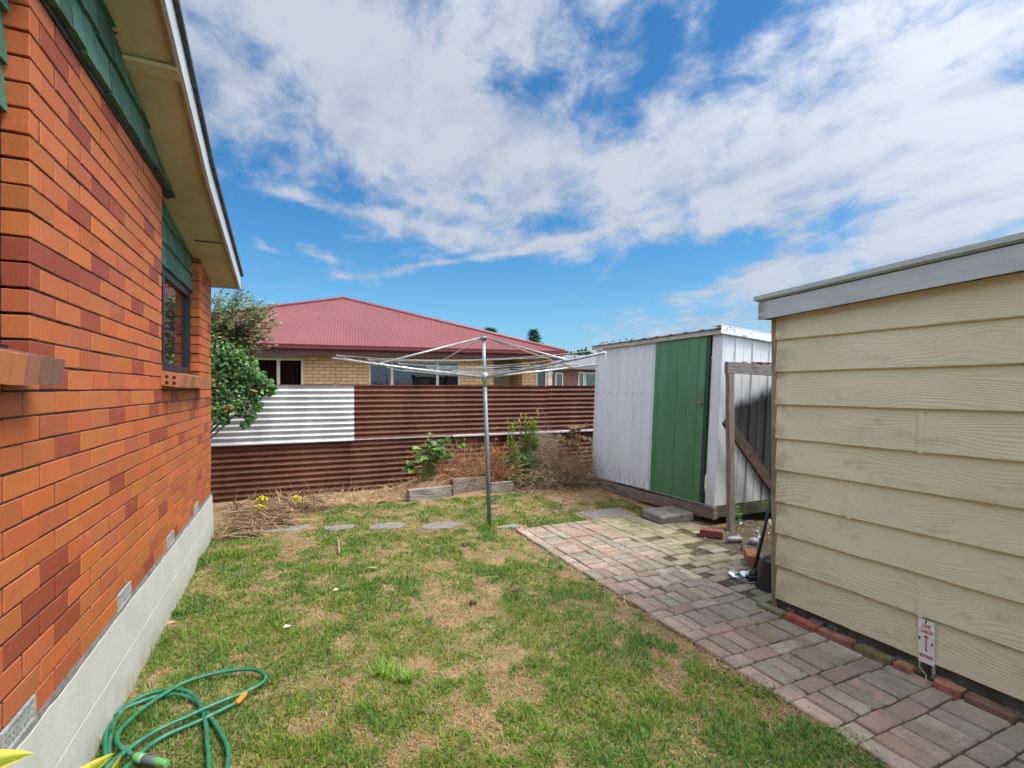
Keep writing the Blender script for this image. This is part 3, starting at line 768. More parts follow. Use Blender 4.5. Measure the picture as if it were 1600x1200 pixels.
        mm=MB(); mm.box(WX-.07,WX+.078,ylast+.004,yy-.004,1.638,1.69); mm.build('sill_mortar',MAT['mortar'],so_)
    # shingles: gable rows on the wall above the bricks, and in each window recess
    sh=MB()
    def row(zb,ex,y0,y1,xb,clip=True):
        y=y1
        while y>y0:
            w=rnd.uniform(.11,.20); a=max(y0,y-w)
            top=zb+ex+.03; rz=min(roofz((a+y)/2)+.03,9)
            if zb<rz:
                t=min(top,rz); k=rnd.uniform(.6,1.25); o=rnd.uniform(-.003,.003); dz=rnd.uniform(-.010,.006)
                sh.hexa([(xb-.02,a+.004,zb+dz),(xb+.022+o,a+.004,zb+dz),(xb+.022+o,y-.004,zb+dz),(xb-.02,y-.004,zb+dz),
                         (xb-.02,a+.004,t),(xb+.002,a+.004,t),(xb+.002,y-.004,t),(xb-.02,y-.004,t)],(k,k,k))
            y=a
    z=2.985; k=0
    while z<4.4:
        row(z,.17,YS,4.25,WX+.014); z+=.17
    for (w0,w1,_,_) in wins:
        z=2.515
        while z<(3.0 if w1>3 else 3.0): row(z,.165,w0+.002,w1-.002,XR+.0); z+=.165
    sh.build('shingle_cladding',MAT['shingle'],hs)
    m=MB(); m.box(WX-.02,WX+.010,YS,4.2,2.955,2.985); m.build('cladding_edge',MAT['black'],hs)
    # raking eave: soffit sheets, battens, white barge board, dark roof edge, roof plane
    OV=.256; XO=WX+OV
    ysn=[-2.5,2.70,3.12,4.02,5.05,6.26]
    m=MB()
    for a,b in zip(ysn[:-1],ysn[1:]):
        za,zb=roofz(a),roofz(b)
        m.hexa([(WX-.10,a,za),(XO,a,za),(XO,b,zb),(WX-.10,b,zb),(WX-.10,a,za+.02),(XO,a,za+.02),(XO,b,zb+.02),(WX-.10,b,zb+.02)])
    m.hexa([(WX-3.3,6.1,2.735),(WX-.1,6.1,2.735),(WX-.1,6.26,2.72),(WX-3.3,6.26,2.72),(WX-3.3,6.1,2.76),(WX-.1,6.1,2.76),(WX-.1,6.26,2.74),(WX-3.3,6.26,2.74)])
    m.build('soffit',MAT['soffit'],hs)
    m=MB()
    def bat(y,dz,t): 
        z=roofz(y); m.hexa([(WX+.02,y-t,z-dz),(XO,y-t,z-dz),(XO,y+t,z-dz-.008),(WX+.02,y+t,z-dz-.008),(WX+.02,y-t,z-.001),(XO,y-t,z-.001),(XO,y+t,z-.004),(WX+.02,y+t,z-.004)])
    bat(3.10,.022,.045); bat(.6,.022,.045)
    m.build_each('soffit_batten',MAT['soffit'],hs)
    m=MB()
    bat(5.05,.003,.006)
    m.build('soffit_joint',MAT['roof_dark'],hs)
    def strip(x0,x1,lo,hi,mat,name,y1=6.26):
        q=MB(); yy=[-2.5,2.70,4.02,y1]
        for a,b in zip(yy[:-1],yy[1:]):
            za,zb=roofz(a),roofz(b)
            q.hexa([(x0,a,za+lo),(x1,a,za+lo),(x1,b,zb+lo),(x0,b,zb+lo),(x0,a,za+hi),(x1,a,za+hi),(x1,b,zb+hi),(x0,b,zb+hi)])
        return q.build(name,mat,hs)
    strip(XO-.022,XO-.001,-.016,.0,MAT['fascia_edge'],'soffit_bead')
    strip(XO,XO+.02,-.022,.125,MAT['fascia_white'],'barge_board',6.275)
    strip(XO-.02,XO+.045,.130,.158,MAT['roof_dark'],'roof_edge',6.31)
    # roof: the gable roof falls away to the left and forward
    q=MB()
    yy=[-2.5,2.70,4.02,6.31]
    for a,b in zip(yy[:-1],yy[1:]):
        za,zb=roofz(a)+.159,roofz(b)+.159
        q.hexa([(WX-5,a,za),(XO+.03,a,za),(XO+.03,b,zb),(WX-5,b,zb),(WX-5,a,za+.02),(XO+.03,a,za+.02),(XO+.03,b,zb+.02),(WX-5,b,zb+.02)])
    q.build('roof',MAT['roof_dark'],hs)
    q=MB(); q.box(WX-3.3,XO+.018,6.262,6.30,2.64,2.86); 
    q=MB(); q.box(WX-3.3,XO-.004,6.262,6.282,2.715,2.865); q.build('end_fascia',MAT['fascia_white'],hs)
brick_house()

# ------------------------------------------------------------------ corrugated fence
FY=8.0
def fence():
    fo=thing('corrugated_fence',(1.7,FY,0),'horizontal corrugated iron fence, brown with one silver sheet, at the end of the yard','fence')
    def sheet(x0,x1,z0,z1,n,yo,mat,name,tilt=0.0,amp=.0165):
        m=MB(); k=8; N=n*k; xs=[x0+(x1-x0)*i/max(1,int((x1-x0)/.25)) for i in range(int((x1-x0)/.25)+1)] if x1-x0>.3 else [x0,x1]
        vs=[]; fs=[]
        for i,x in enumerate(xs):
            for j in range(N+1):
                z=z0+(z1-z0)*j/N+tilt*(x-x0)+.003*mn.noise(Vector((x*1.3,j*.02,z0)))
                y=FY+yo-amp*math.cos(2*math.pi*j/k)+.008*mn.noise(Vector((x*.8,z*2.2,yo*30)))
                vs.append((x,y,z))
        W=N+1
        for i in range(len(xs)-1):
            for j in range(N): fs.append((i*W+j,(i+1)*W+j,(i+1)*W+j+1,i*W+j+1))
        m.add(vs,fs,sm=True)
        return m.build(name,mat,fo)
    xA=onY(553,650,FY).x; xB=onY(709,720,FY).x
    o=sheet(-3.5,xA,.815,1.655,10,-.010,MAT['galv'],'silver_sheet'); o['label']='plain silver corrugated sheet'
    sheet(xA-.02,4.35,.820,1.652,10,.008,MAT['iron'],'upper_sheet')
    sheet(4.28,7.2,.820,1.66,10,.000,MAT['iron'],'upper_sheet')
    sheet(-3.5,xA-.02,-.03,.82,10,.030,MAT['iron'],'lower_sheet')
    sheet(xA-.06,xB,-.03,.82,10,.018,MAT['iron'],'lower_sheet')
    sheet(xB-.05,7.2,-.03,.80,10,.055,MAT['iron'],'lower_sheet')
    m=MB(); m.box(xA,xB-.02,FY-.014,FY+.012,.808,.820); m.build('capping_strip',MAT['rail'],fo)
    m=MB(); m.box(-3.5,xA,FY-.024,FY+.012,.800,.812); m.build('capping_strip',MAT['rail'],fo)
    m=MB(); m.bevbox(xB-.02,7.2,FY-.032,FY+.03,.795,.828,.004); m.build('rail',MAT['rail'],fo)
    m=MB(); m.box(-3.5,7.2,FY-.012,FY+.02,1.655,1.668); m.build('top_strip',MAT['iron'],fo)
    for x in (-2.0,.62,3.2,5.6):
        m=MB(); m.box(x-.04,x+.04,FY+.075,FY+.155,-.1,1.70 if x==.62 else 1.64); m.build('post',MAT['postwood'],fo)
fence()

# ------------------------------------------------------------------ neighbouring houses and trees
def neighbours():
    A=Vector((-.71,12.9,0)); U=Vector((.9952,-.0980,0)); V=Vector((.0980,.9952,0))
    def W(u,v,z): p=A+U*u+V*v; return (p.x,p.y,z)
    def px_u(px,v):                        # u coordinate on plane v hit by pixel column
        a=ray(px); d=Vector((a[0],a[1],0)); # A+U*u+V*v = t*d
        B=A+V*v; det=U.x*(-d.y)-U.y*(-d.x)
        return ((-B.x)*(-d.y)-(-B.y)*(-d.x))/det
    hs=thing('neighbour_house',W(1.8,.5,0),'tan brick house with a pinkish red iron hip roof beyond the fence','house')
    L=-4.16; Rr=7.78; half=(Rr-L)/2; uc=(L+Rr)/2; ZE=2.665; ZT=4.86; DEP=14
    wv=.50
    # walls (front) with openings, from pixel columns
    w1=(px_u(340,wv),px_u(474,wv)); w2=(px_u(576,wv),px_u(718.5,wv)); rec=(px_u(771,wv),px_u(816,wv)); we=(px_u(837,wv),px_u(854,wv)); end=px_u(861,wv)
    zs,zh=.95,2.36
    m=MB()
    def q(u0,u1,z0,z1,v=wv):
        if u1-u0>1e-3: m.add([W(u0,v,z0),W(u1,v,z0),W(u1,v,z1),W(u0,v,z1)],[(0,1,2,3)])
    TOP=2.52
    cuts=[(w1,zs,2.36),(w2,zs,zh),(rec,0,TOP),(we,zs,2.30)]
    u=L+.5
    for (a,b),za,zb in cuts:
        q(u,a,-.1,TOP); q(a,b,-.1,za); q(a,b,zb,TOP); u=b
    q(u,end,-.1,TOP)
    for uu in (rec[0],rec[1]):
        m.add([W(uu,wv,-.1),W(uu,wv+1.2,-.1),W(uu,wv+1.2,TOP),W(uu,wv,TOP)],[(0,1,2,3),(3,2,1,0)][:1])
    m.add([W(end,wv,-.1),W(end,wv+DEP-1,-.1),W(end,wv+DEP-1,TOP),W(end,wv,TOP)],[(0,1,2,3)])
    m.add([W(L+.5,wv,-.1),W(L+.5,wv+DEP-1,-.1),W(L+.5,wv+DEP-1,TOP),W(L+.5,wv,TOP)],[(3,2,1,0)])
    m.build('wall',MAT['tanbrick'],hs)
    m=MB(); a,b=rec; 
    m.add([W(a,wv+1.15,0),W(b,wv+1.15,0),W(b,wv+1.15,TOP),W(a,wv+1.15,TOP)],[(0,1,2,3)])
    for k in range(1,4):
        uu=a+(b-a)*k/4; m.add([W(uu-.03,wv+1.12,0),W(uu+.03,wv+1.12,0),W(uu+.03,wv+1.12,TOP),W(uu-.03,wv+1.12,TOP)],[(0,1,2,3)])
    m.build('porch_wall',MAT['beige_panel'],hs)
    def bx(mb,u0,u1,v0,v1,z0,z1,c=(1,1,1)):
        mb.hexa([W(u0,v0,z0),W(u1,v0,z0),W(u1,v1,z0),W(u0,v1,z0),W(u0,v0,z1),W(u1,v0,z1),W(u1,v1,z1),W(u0,v1,z1)],c)
    def window(u0,u1,z0,z1,mull):
        f=MB(); t=.05
        bx(f,u0,u0+t,wv-.02,wv+.06,z0,z1); bx(f,u1-t,u1,wv-.02,wv+.06,z0,z1)
        bx(f,u0+t,u1-t,wv-.02,wv+.06,z1-t,z1); bx(f,u0+t,u1-t,wv-.03,wv+.06,z0,z0+t)
        for p in mull: bx(f,p-.035,p+.035,wv-.015,wv+.06,z0+t,z1-t)
        fo=f.build('window',MAT['beige'],hs)
        g=MB(); g.add([W(u0+t,wv+.03,z0+t),W(u1-t,wv+.03,z0+t),W(u1-t,wv+.03,z1-t),W(u0+t,wv+.03,z1-t)],[(0,1,2,3)]); g.build('pane',MAT['pane'],fo)
        c=MB(); n=int((u1-u0)/.02); vs=[]; fs=[]
        for i in range(n+1):
            uu=u0+(u1-u0)*i/n; vv=wv+.20+.035*math.sin(uu*38)+.015*math.sin(uu*91)
            vs+= [W(uu,vv,z0),W(uu,vv,z1)]
        for i in range(n): fs.append((2*i,2*i+2,2*i+3,2*i+1))
        c.add(vs,fs); c.build('curtain',MAT['curtain'],fo)
    window(w1[0],w1[1],zs,2.36,[px_u(435,wv)])
    window(w2[0],w2[1],zs,zh,[px_u(612.5,wv),px_u(683.5,wv)])
    window(we[0],we[1],zs,2.30,[])
    m=MB(); bx(m,px_u(855,wv),end+.02,wv-.03,wv+.1,-.05,2.42); m.build('corner_post',MAT['beige'],hs)
    m=MB(); m.add([W(w1[0]-.3,wv-.012,2.375),W(w1[1]+.02,wv-.012,2.375),W(w1[1]+.02,wv-.012,TOP-.02),W(w1[0]-.3,wv-.012,TOP-.02)],[(0,1,2,3)]); m.build('frieze',MAT['beige_panel'],hs)
    # eaves: fascia board, soffit, gutter
    m=MB()
    bx(m,L+.04,Rr-.04,.06,.10,2.43,2.58); bx(m,Rr-.10,Rr-.06,.10,DEP,2.43,2.58); bx(m,L+.06,L+.10,.10,DEP,2.43,2.58)
    m.build('fascia',MAT['eave_maroon'],hs)
    m=MB(); bx(m,L+.1,Rr-.1,.10,wv+1.2,2.515,2.53); bx(m,end-.3,Rr-.1,.10,DEP,2.512,2.516); m.build('soffit',MAT['eave_maroon'],hs)
    m=MB()
    prof=[(.06,2.56),(-.03,2.555),(-.07,2.58),(-.075,2.64),(-.09,2.655),(-.09,2.675),(-.075,2.675),(.06,2.60)]
    vs=[]; n=len(prof)
    for (v,z) in prof: vs.append(W(L-(-v if v<0 else 0)*1.0,v,z))
    for (v,z) in prof: vs.append(W(Rr+(-v if v<0 else -v),v,z))
    for (v,z) in prof: vs.append(W(Rr-v,DEP,z))
    fs=[]
    for s_ in (0,n):
        for i in range(n-1): fs.append((s_+i,s_+n+i,s_+n+i+1,s_+i+1))
    m.add(vs,fs); m.build('gutter',MAT['gutter_red'],hs)
    # corrugated hip roof: front face strips from eave to hip
    m=MB(); P=.076; n=int((Rr-L)/P)*6; vs=[]; fs=[]; slope=(ZT-ZE)/half
    for i in range(n+1):
        u=L+(Rr-L)*i/n; h=.009*math.sin(2*math.pi*(u-L)/P)
        run=max(half-abs(u-uc),.0)
        vs += [W(u,-.04,ZE-.04*slope+h),W(u,run,ZE+run*slope+h*(1 if run>.1 else 0))]
    for i in range(n): fs.append((2*i,2*i+2,2*i+3,2*i+1))
    m.add(vs,fs,sm=True)
    m.add([W(Rr+.04,-.04,ZE-.02),W(Rr+.04,DEP,ZE-.02),W(uc,DEP,ZT),W(uc,half,ZT)],[(0,1,2,3)])
    m.add([W(L-.04,-.04,ZE-.02),W(L-.04,DEP,ZE-.02),W(uc,DEP,ZT),W(uc,half,ZT)],[(3,2,1,0)])
    m.build('roof',MAT['redroof'],hs)
    m=MB()
    m.tube([W(L,0,ZE+.012),W(uc,half,ZT+.02),W(Rr,0,ZE+.012)],.055,8); m.tube([W(uc,half,ZT+.02),W(uc,DEP,ZT+.02)],.055,8)
    m.build('hip_capping',MAT['gutter_red'],hs)

    # farther house: grey roof, dark red brick
    h2=thing('grey_roofed_house',(7.4,21.0,0),'far dark red brick house with a grey roof seen beside the white shed','house')
    Y2=21.0
    def XZ(px,py): p=onY(px,py,Y2); return p.x,p.z
    xa,_=XZ(845,600); xb=xa+9; _,zg=XZ(900,577); 
    m=MB(); m.box(xa,xb,Y2,Y2+8,-.1,zg); m.build('wall',MAT['redbrick'],h2)
    m=MB(); m.box(xa-.5,xb+.5,Y2-.55,Y2-.47,zg-.02,zg+.16); m.build('gutter',MAT['greyroof'],h2)
    p=onY(905,561,Y2+3.2)
    m=MB(); m.hexa([(xa-.5,Y2-.47,zg+.02),(xb+.5,Y2-.47,zg+.02),(xb+.5,Y2+9,zg+.02),(xa-.5,Y2+9,zg+.02),(xa+2.2,Y2+3.6,p.z+.25),(xb-2,Y2+3.6,p.z+.25),(xb-2,Y2+4,p.z+.25),(xa+2.2,Y2+4,p.z+.25)]); m.build('roof',MAT['greyroof'],h2)
    for (a,b,t) in ((867,879,582),(903,912,581),(913,931,582)):
        x0,z1=XZ(a,t); x1,_=XZ(b,t); z0=.9
        f=MB(); f.box(x0,x0+.06,Y2-.05,Y2-.003,z0,z1); f.box(x1-.06,x1,Y2-.05,Y2-.003,z0,z1); f.box(x0+.06,x1-.06,Y2-.05,Y2-.003,z1-.07,z1); f.box(x0+.06,x1-.06,Y2-.05,Y2-.003,z0,z0+.07)
        fo=f.build('window',MAT['whiteframe'],h2); g=MB(); g.box(x0+.06,x1-.06,Y2-.03,Y2-.004,z0+.07,z1-.07); g.build('pane',MAT['glass'],fo)
    # trees beyond
    def conifer(px,py,Y,h,w,label,name):
        p=onY(px,py,Y); top=p.z; base=Vector((p.x,Y,0))
        t=thing(name,base,label,'tree')
        m=MB(); m.tube([base,(p.x,Y,top*.97)],.16,7,r1=.02); m.build('trunk',MAT['bark'],t)
        m=MB()
        for k in range(900):
            f=rnd.random()**1.3; z=top-h*f; rad=w*(.08+f)*rnd.uniform(.1,1)
            a=rnd.uniform(0,6.283); pos=Vector((p.x+rad*math.cos(a),Y+rad*math.sin(a),z+.15*h*rad/w*rnd.uniform(-.4,.8)))
            d=Vector((math.cos(a),math.sin(a),rnd.uniform(-.1,.8))); g=rnd.uniform(.6,1.2)
            m.leaf(pos,d,(0,0,1),rnd.uniform(.35,.6),.13,(.10*g,.20*g,.14*g),.3,.1)
        m.build('crown',MAT['leaf'],t)
    conifer(834,519,34,2.4,.95,'dark conifer top rising above the right slope of the red roof','conifer')
    conifer(765,517,34,.7,.6,'treetop just showing over the red roof behind the clothes hoist','conifer')
    def round_tree(px,py,Y,rw,label):
        p=onY(px,py,Y); base=Vector((p.x,Y,0)); t=thing('round_tree',base,label,'tree')
        m=MB(); m.tube([base,(p.x,Y,p.z*.8)],.2,7,r1=.08); m.build('trunk',MAT['bark'],t)
        m=MB()
        for k in range(1400):
            a=Vector((rnd.gauss(0,1),rnd.gauss(0,1),rnd.gauss(0,.8))).normalized()*rw*rnd.random()**.4*(.8+.3*mn.noise(Vector((k*.01,px,0))))
            pos=Vector((p.x,Y,p.z-rw*.7))+a; g=rnd.uniform(.5,1.2)
            m.leaf(pos,a+Vector((0,0,.3)),(rnd.uniform(-1,1),rnd.uniform(-1,1),1),.35,.22,(.05*g,.08*g,.04*g))
        m.build('crown',MAT['leaf'],t)
    round_tree(912,553,36,1.6,'low rounded tree behind the grey roof next to the shed')
    round_tree(893,556,40,1.3,'small tree at the end of the red roof by the grey roof')
neighbours()

# ------------------------------------------------------------------ rotary clothes hoist
def hoist():
    B=onZ(765,822,0); d=B.x*SY+B.y*CY
    top=atD(755.5,526,d); hub=atD(757,589,d)
    t=thing('clothes_hoist',(B.x,B.y,0),'grey steel rotary clothes hoist with a leaning pole standing on the lawn','clothes hoist')
    mid=B+(hub-B)*.93
    m=MB(); m.tube([B+Vector((0,0,-.1)),B+(mid-B)*.5+Vector((.004,0,0)),mid],.0245,14); m.build('pole',MAT['zinc_dull'],t)
    m=MB(); m.tube([mid-Vector((0,0,.02)),hub+(top-hub)*.96],.0205,14); m.build('inner_pole',MAT['zinc'],t)
    m=MB(); m.tube([hub-Vector((0,0,.05)),hub-Vector((0,0,.035)),hub+Vector((0,0,.035)),hub+Vector((0,0,.05))],[.030,.042,.042,.030],16); m.build('hub',MAT['zinc'],t)
    m=MB(); tp=top
    m.tube([tp-Vector((0,0,.045)),tp-Vector((0,0,.03)),tp],[.026,.045,.043],14); m.build('head_cap',MAT['zinc_dull'],t)
    Rv=Vector((CY,-SY,0)); Fv=Vector((SY,CY,0))
    tips=[]
    for (ang,px,py) in ((217,519,560),(134,631,579.5),(312,946.5,551),(32,936,569)):
        a=R(ang); dr=Rv*math.cos(a)+Fv*math.sin(a)
        # length so that the tip column matches
        hx=hub.dot(Rv); hd=hub.dot(Fv); r=(px-800)/F
        Lh=(r*hd-hx)/(math.cos(a)-r*math.sin(a))
        dd=hd+Lh*math.sin(a); z=EYE+(HZ-py)/F*dd
        tip=Vector((hub.x+dr.x*Lh,hub.y+dr.y*Lh,z)); tips.append((ang,tip,dr))
    arms=[]
    for ang,tip,dr in tips:
        st=hub+dr*.035; m=MB(); m.tube([st,st.lerp(tip,.5)-Vector((0,0,.006)),tip],.0135,10)
        a=m.build('arm',MAT['zinc'],t)
        ax=tip-st
        k=MB()
        for f in (.22,.41,.60,.79,.97):
            p=st+ax*f+Vector((0,0,.012)); k.tube([p-dr*.012,p-dr*.008+Vector((0,0,.022)),p+Vector((0,0,.03)),p+dr*.008+Vector((0,0,.022)),p+dr*.012],.0035,6)
        k.build_each('line_eyelet',MAT['zinc'],a)
        q=st+ax*.715; s=MB(); s.tube([tp-Vector((0,0,.015))+dr*.04,q+Vector((0,0,.012))],.0085 if ang not in (217,312) else .011,8)
        s.tube([q+dr*.03,q-dr*.03],.0175,8)
        s.build('strut',MAT['zinc'] if ang!=32 else MAT['rusty'],t)
        arms.append((st,ax))
    order=[0,1,3,2]       # around the hoist
    w=MB()
    for f in (.22,.41,.60,.79,.97):
        for i in range(4):
            a=arms[order[i]]; b=arms[order[(i+1)%4]]
            p=a[0]+a[1]*f+Vector((0,0,.035)); q=b[0]+b[1]*f+Vector((0,0,.035)); sag=.012+.06*f*rnd.random()
            w.tube([p.lerp(q,s)-Vector((0,0,sag*4*s*(1-s))) for s in (0,.15,.35,.5,.65,.85,1)],.0024,5,cap=False)
    tip=tips[2][1]
    w.tube([tip,tip+Vector((-.02,0,-.10)),tip+Vector((.01,0,-.2)),tip+Vector((-.05,.02,-.27)),tip+Vector((-.10,.05,-.28))],.0025,5)
    p=arms[2][0]+arms[2][1]*.60; w.tube([p,p+Vector((-.02,0,-.05)),p+Vector((.03,.0,-.09)),p+Vector((.0,.02,-.14))],.003,5)
    w.build_each('line',MAT['wire'],t)
MAT['rusty']=simple('rusty_rod',(.42,.20,.12),.7,.2,var=.35,scale=18)
hoist()

# ------------------------------------------------------------------ white shed with a green door
SX0=4.54; SYA=4.33; SYB=6.93
def shed():
    t=thing('garden_shed',(SX0,(SYA+SYB)/2,0),'white ribbed steel garden shed with a green door, leaning slightly on old timber bearers','shed')
    ZB,ZTp=.225,2.265; DEPTH=1.75
    def K(p):           # whole shed leans a little
        f=(p[2]-ZB)/2.04; return (p[0]+.03*f,p[1]-.10*f,p[2]+ (p[0]-SX0)*(-.085)*max(0,f))
    def zb(y): return ZB+ (y-SYA)/(SYB-SYA)*(-.05)
    def ypx(px,py):     # y on the (leaning) front face
        p=onX(px,py,SX0+.03*.5); f=(p.z-ZB)/2.04; return p.y+.10*f
    yd0=ypx(1104,700); yd1=ypx(1022,650); 
    def ribbed_front(m,y0,y1,pitch,dx=0,z1=ZTp,rib=.012,ribw=.024,c=(1,1,1)):
        # profile along y
        prof=[(y0,0)]; y=y0+pitch*.35; k=0
        while y<y1-.03:
            big = True
            h=rib if k%2==0 else rib*.55
            prof += [(y-ribw*.5,0),(y-ribw*.28,h),(y+ribw*.28,h),(y+ribw*.5,0)]; y+=pitch*.5; k+=1
        prof.append((y1,0)); vs=[]
        for (yy,h) in prof:
            vs += [K((SX0-dx-h,yy,zb(yy))),K((SX0-dx-h,yy,z1))]
        m.add(vs,[(2*i,2*i+1,2*i+3,2*i+2) for i in range(len(prof)-1)],c)
    m=MB(); ribbed_front(m,yd1,SYB,.19); 
    wf=m.build('front_wall',MAT['shedwhite'],t)
    m=MB(); ribbed_front(m,SYA,yd0-.02,.9,0,ZTp,.002); m.build('corner_panel',MAT['shedwhite'],t)
    # corner angle
    m=MB()
    def colm(x0,x1,y0,y1,z0,z1,c=(1,1,1)):
        P=[(x0,y0,z0),(x1,y0,z0),(x1,y1,z0),(x0,y1,z0),(x0,y0,z1),(x1,y0,z1),(x1,y1,z1),(x0,y1,z1)]; m.hexa([K(p) for p in P],c)
    colm(SX0-.006,SX0+.0,SYA-.006,SYA+.055,ZB,ZTp); colm(SX0,SX0+.05,SYA-.006,SYA-.001,ZB,ZTp)
    colm(SX0-.006,SX0,SYB-.045,SYB+.006,.175,ZTp)
    m.build_each('corner_trim',MAT['shedwhite'],t)
    # door: sliding ribbed green leaf
    m=MB(); ribbed_front(m,yd0+.045,yd1-.0,.36,.022,2.235,.010,.03)
    e=[(SX0-.022,yd1,zb(yd1)),(SX0,yd1,zb(yd1)),(SX0,yd1,2.235),(SX0-.022,yd1,2.235)]; m.add([K(p) for p in e],[(0,1,2,3)])
    d=m.build('door',MAT['green'],t)
    m=MB(); colm(SX0-.03,SX0-.004,yd0-.008,yd0+.045,ZB,2.235); m.build('door_edge',MAT['greendark'],d)
    m=MB(); p=onX(1094,629,SX0-.03); q=onX(1094,611,SX0-.03)
    for (c,s) in ((p,.022),(q,.016)): m.bevbox(c.x-.02,c.x+.0,c.y-s,c.y+s,c.z-s,c.z+s,.003)
    m.bevbox(p.x-.012,p.x+.002,p.y-.055,p.y,p.z-.006,p.z+.008,.002)
    m.build_each('latch',MAT['rusty'],d)
    # screws
    m=MB()
    for k in range(9):
        y=yd1+.1+k*.19; c=K((SX0-.004,y,1.54)); m.bevbox(c[0]-.006,c[0],c[1]-.007,c[1]+.007,c[2]-.007,c[2]+.007,.002)
    for k in range(5):
        y=yd0+.1+k*.17; c=K((SX0-.026,y,1.54)); m.bevbox(c[0]-.006,c[0],c[1]-.006,c[1]+.006,c[2]-.006,c[2]+.006,.002)
    m.build_each('screw',MAT['zinc_dull'],t)
    # bottom channel
    m=MB(); 
    a,b=(SX0-.03,SYA-.01,ZB-.012),(SX0-.03,SYB+.01,ZB-.062)
    m.hexa([(a[0],a[1],a[2]),(SX0+.02,a[1],a[2]),(SX0+.02,b[1],b[2]),(a[0],b[1],b[2]),(a[0],a[1],a[2]+.012),(SX0+.02,a[1],a[2]+.012),(SX0+.02,b[1],b[2]+.012),(a[0],b[1],b[2]+.012)])
    m.build('bottom_track',MAT['zinc'],t)
    # side wall facing the camera
    m=MB(); prof=[]; x=SX0
    prof=[(SX0+.0,0)]; x=SX0+.21; 
    while x<SX0+DEPTH:
        prof += [(x-.022,0),(x-.012,.016),(x+.012,.016),(x+.022,0),(x+.125,0),(x+.131,.004),(x+.140,.004),(x+.146,0)]; x+=.285
    prof.append((SX0+DEPTH,0)); vs=[]
    for (xx,h) in prof: vs += [K((xx,SYA-h,ZB-.005)),K((xx,SYA-h,ZTp))]
    m.add(vs,[(2*i,2*i+2,2*i+3,2*i+1) for i in range(len(prof)-1)])
    m.build('side_wall',MAT['shedsoot_shade'],t)
    m=MB(); P=[K((SX0,SYB,.17)),K((SX0+DEPTH,SYB,.17)),K((SX0+DEPTH,SYB,ZTp)),K((SX0,SYB,ZTp)),K((SX0+DEPTH,SYA,.17)),K((SX0+DEPTH,SYA,ZTp))]
    m.add(P,[(1,0,3,2),(4,1,2,5)]); m.build('back_wall',MAT['shedwhite'],t)
    # roof sheet with flashing at the near edge
    m=MB(); n=80; vs=[]
    for i in range(n+1):
        y=SYA-.03+(SYB-SYA+.10)*i/n; ph=(i%8); h=.009 if ph in (0,1) else (.0)
        vs += [K((SX0-.075,y,ZTp+.038+h)),K((SX0+DEPTH+.05,y,ZTp+.038+h)),K((SX0-.075,y,ZTp+.024+h)),K((SX0+DEPTH+.05,y,ZTp+.024+h))]
    fs=[]
    for i in range(n):
        a=i*4;b=a+4; fs += [(a,a+1,b+1,b),(a+2,b+2,b+3,a+3),(a,b,b+2,a+2)]
    m.add(vs,fs); m.build('roof',MAT['roofdirty'],t)
    m=MB(); colm(SX0-.055,SX0-.035,SYA-.02,SYB+.06,ZTp-.028,ZTp+.022); m.build('eave_strip',MAT['eavepink'],t)
    m=MB(); colm(SX0-.085,SX0+DEPTH+.05,SYA-.052,SYA-.046,ZTp-.03,ZTp+.058); colm(SX0-.085,SX0+DEPTH+.05,SYA-.046,SYA+.09,ZTp+.064,ZTp+.07)
    m.build('roof_flashing',MAT['flashing'],t)
    # debris and lichen on the roof edge
    m=MB()
    for k in range(14):
        y=rnd.uniform(5.9,6.85) if k<18 else rnd.uniform(4.4,6); c=Vector(K((SX0-.05,y,ZTp+.06)))
        for j in range(3): m.leaf(c,(rnd.uniform(-.3,.3),rnd.uniform(-1,1),rnd.uniform(.1,1)),(1,0,0),rnd.uniform(.02,.045),.010,(.08,.07,.05))
    tag(m.build('roof_litter',MAT['dry'],t),kind='stuff')
    # bearers
    def beam(name,mat,pts,h,w,lab=None):
        (x0,y0,z0),(x1,y1,z1)=pts; mm=MB(); n=14; vs=[]; 
        d=Vector((x1-x0,y1-y0,0)).normalized(); s=Vector((-d.y,d.x,0))*(w/2)
        for i in range(n+1):
            f=i/n; c=Vector((x0,y0,z0)).lerp(Vector((x1,y1,z1)),f)
            j=lambda k: .006*mn.noise(Vector((f*9+k,k*3.1,z0*7)))
            vs += [c+s+Vector((j(1),0,j(2))),c-s+Vector((j(3),0,j(4))),c-s+Vector((j(5),0,h+j(6))),c+s+Vector((j(7),0,h+j(8)))]
        fs=[(3,2,1,0),(n*4,n*4+1,n*4+2,n*4+3)]
        for i in range(n):
            a=i*4; b=a+4
            for k in range(4): fs.append((a+k,a+(k+1)%4,b+(k+1)%4,b+k))
        mm.add(vs,fs); o=mm.build(name,mat,t)
        if lab: o['label']=lab
    beam('bearer',MAT['bearer'],((SX0-.02,SYA-.03,.075),(SX0-.03,5.75,.015)),.135,.07)
    beam('bearer',MAT['bearer'],((SX0-.01,5.72,.03),(SX0-.03,SYB+.10,.0)),.13,.09)
    beam('bearer',MAT['bearer_moss'],((SX0+.02,SYA+.02,.085),(SX0+DEPTH,SYA+.02,.075)),.125,.07,'mossy dark bearer under the side wall')
    m=MB(); m.bevbox(SX0+.35,SX0+.55,SYA+.08,SYA+.3,-.02,.085,.01); m.bevbox(SX0+1.2,SX0+1.4,SYA+.08,SYA+.3,-.02,.075,.01); m.build_each('foundation_pad',MAT['footing'],t)
MAT['greendark']=simple('dark_green_edge',(.012,.05,.022),.5,var=.2,bump=0)
MAT['eavepink']=simple('weathered_eave_strip',(.52,.44,.40),.7,var=.3,scale=8,dirt=(.30,.17,.12),dirtamt=.5)
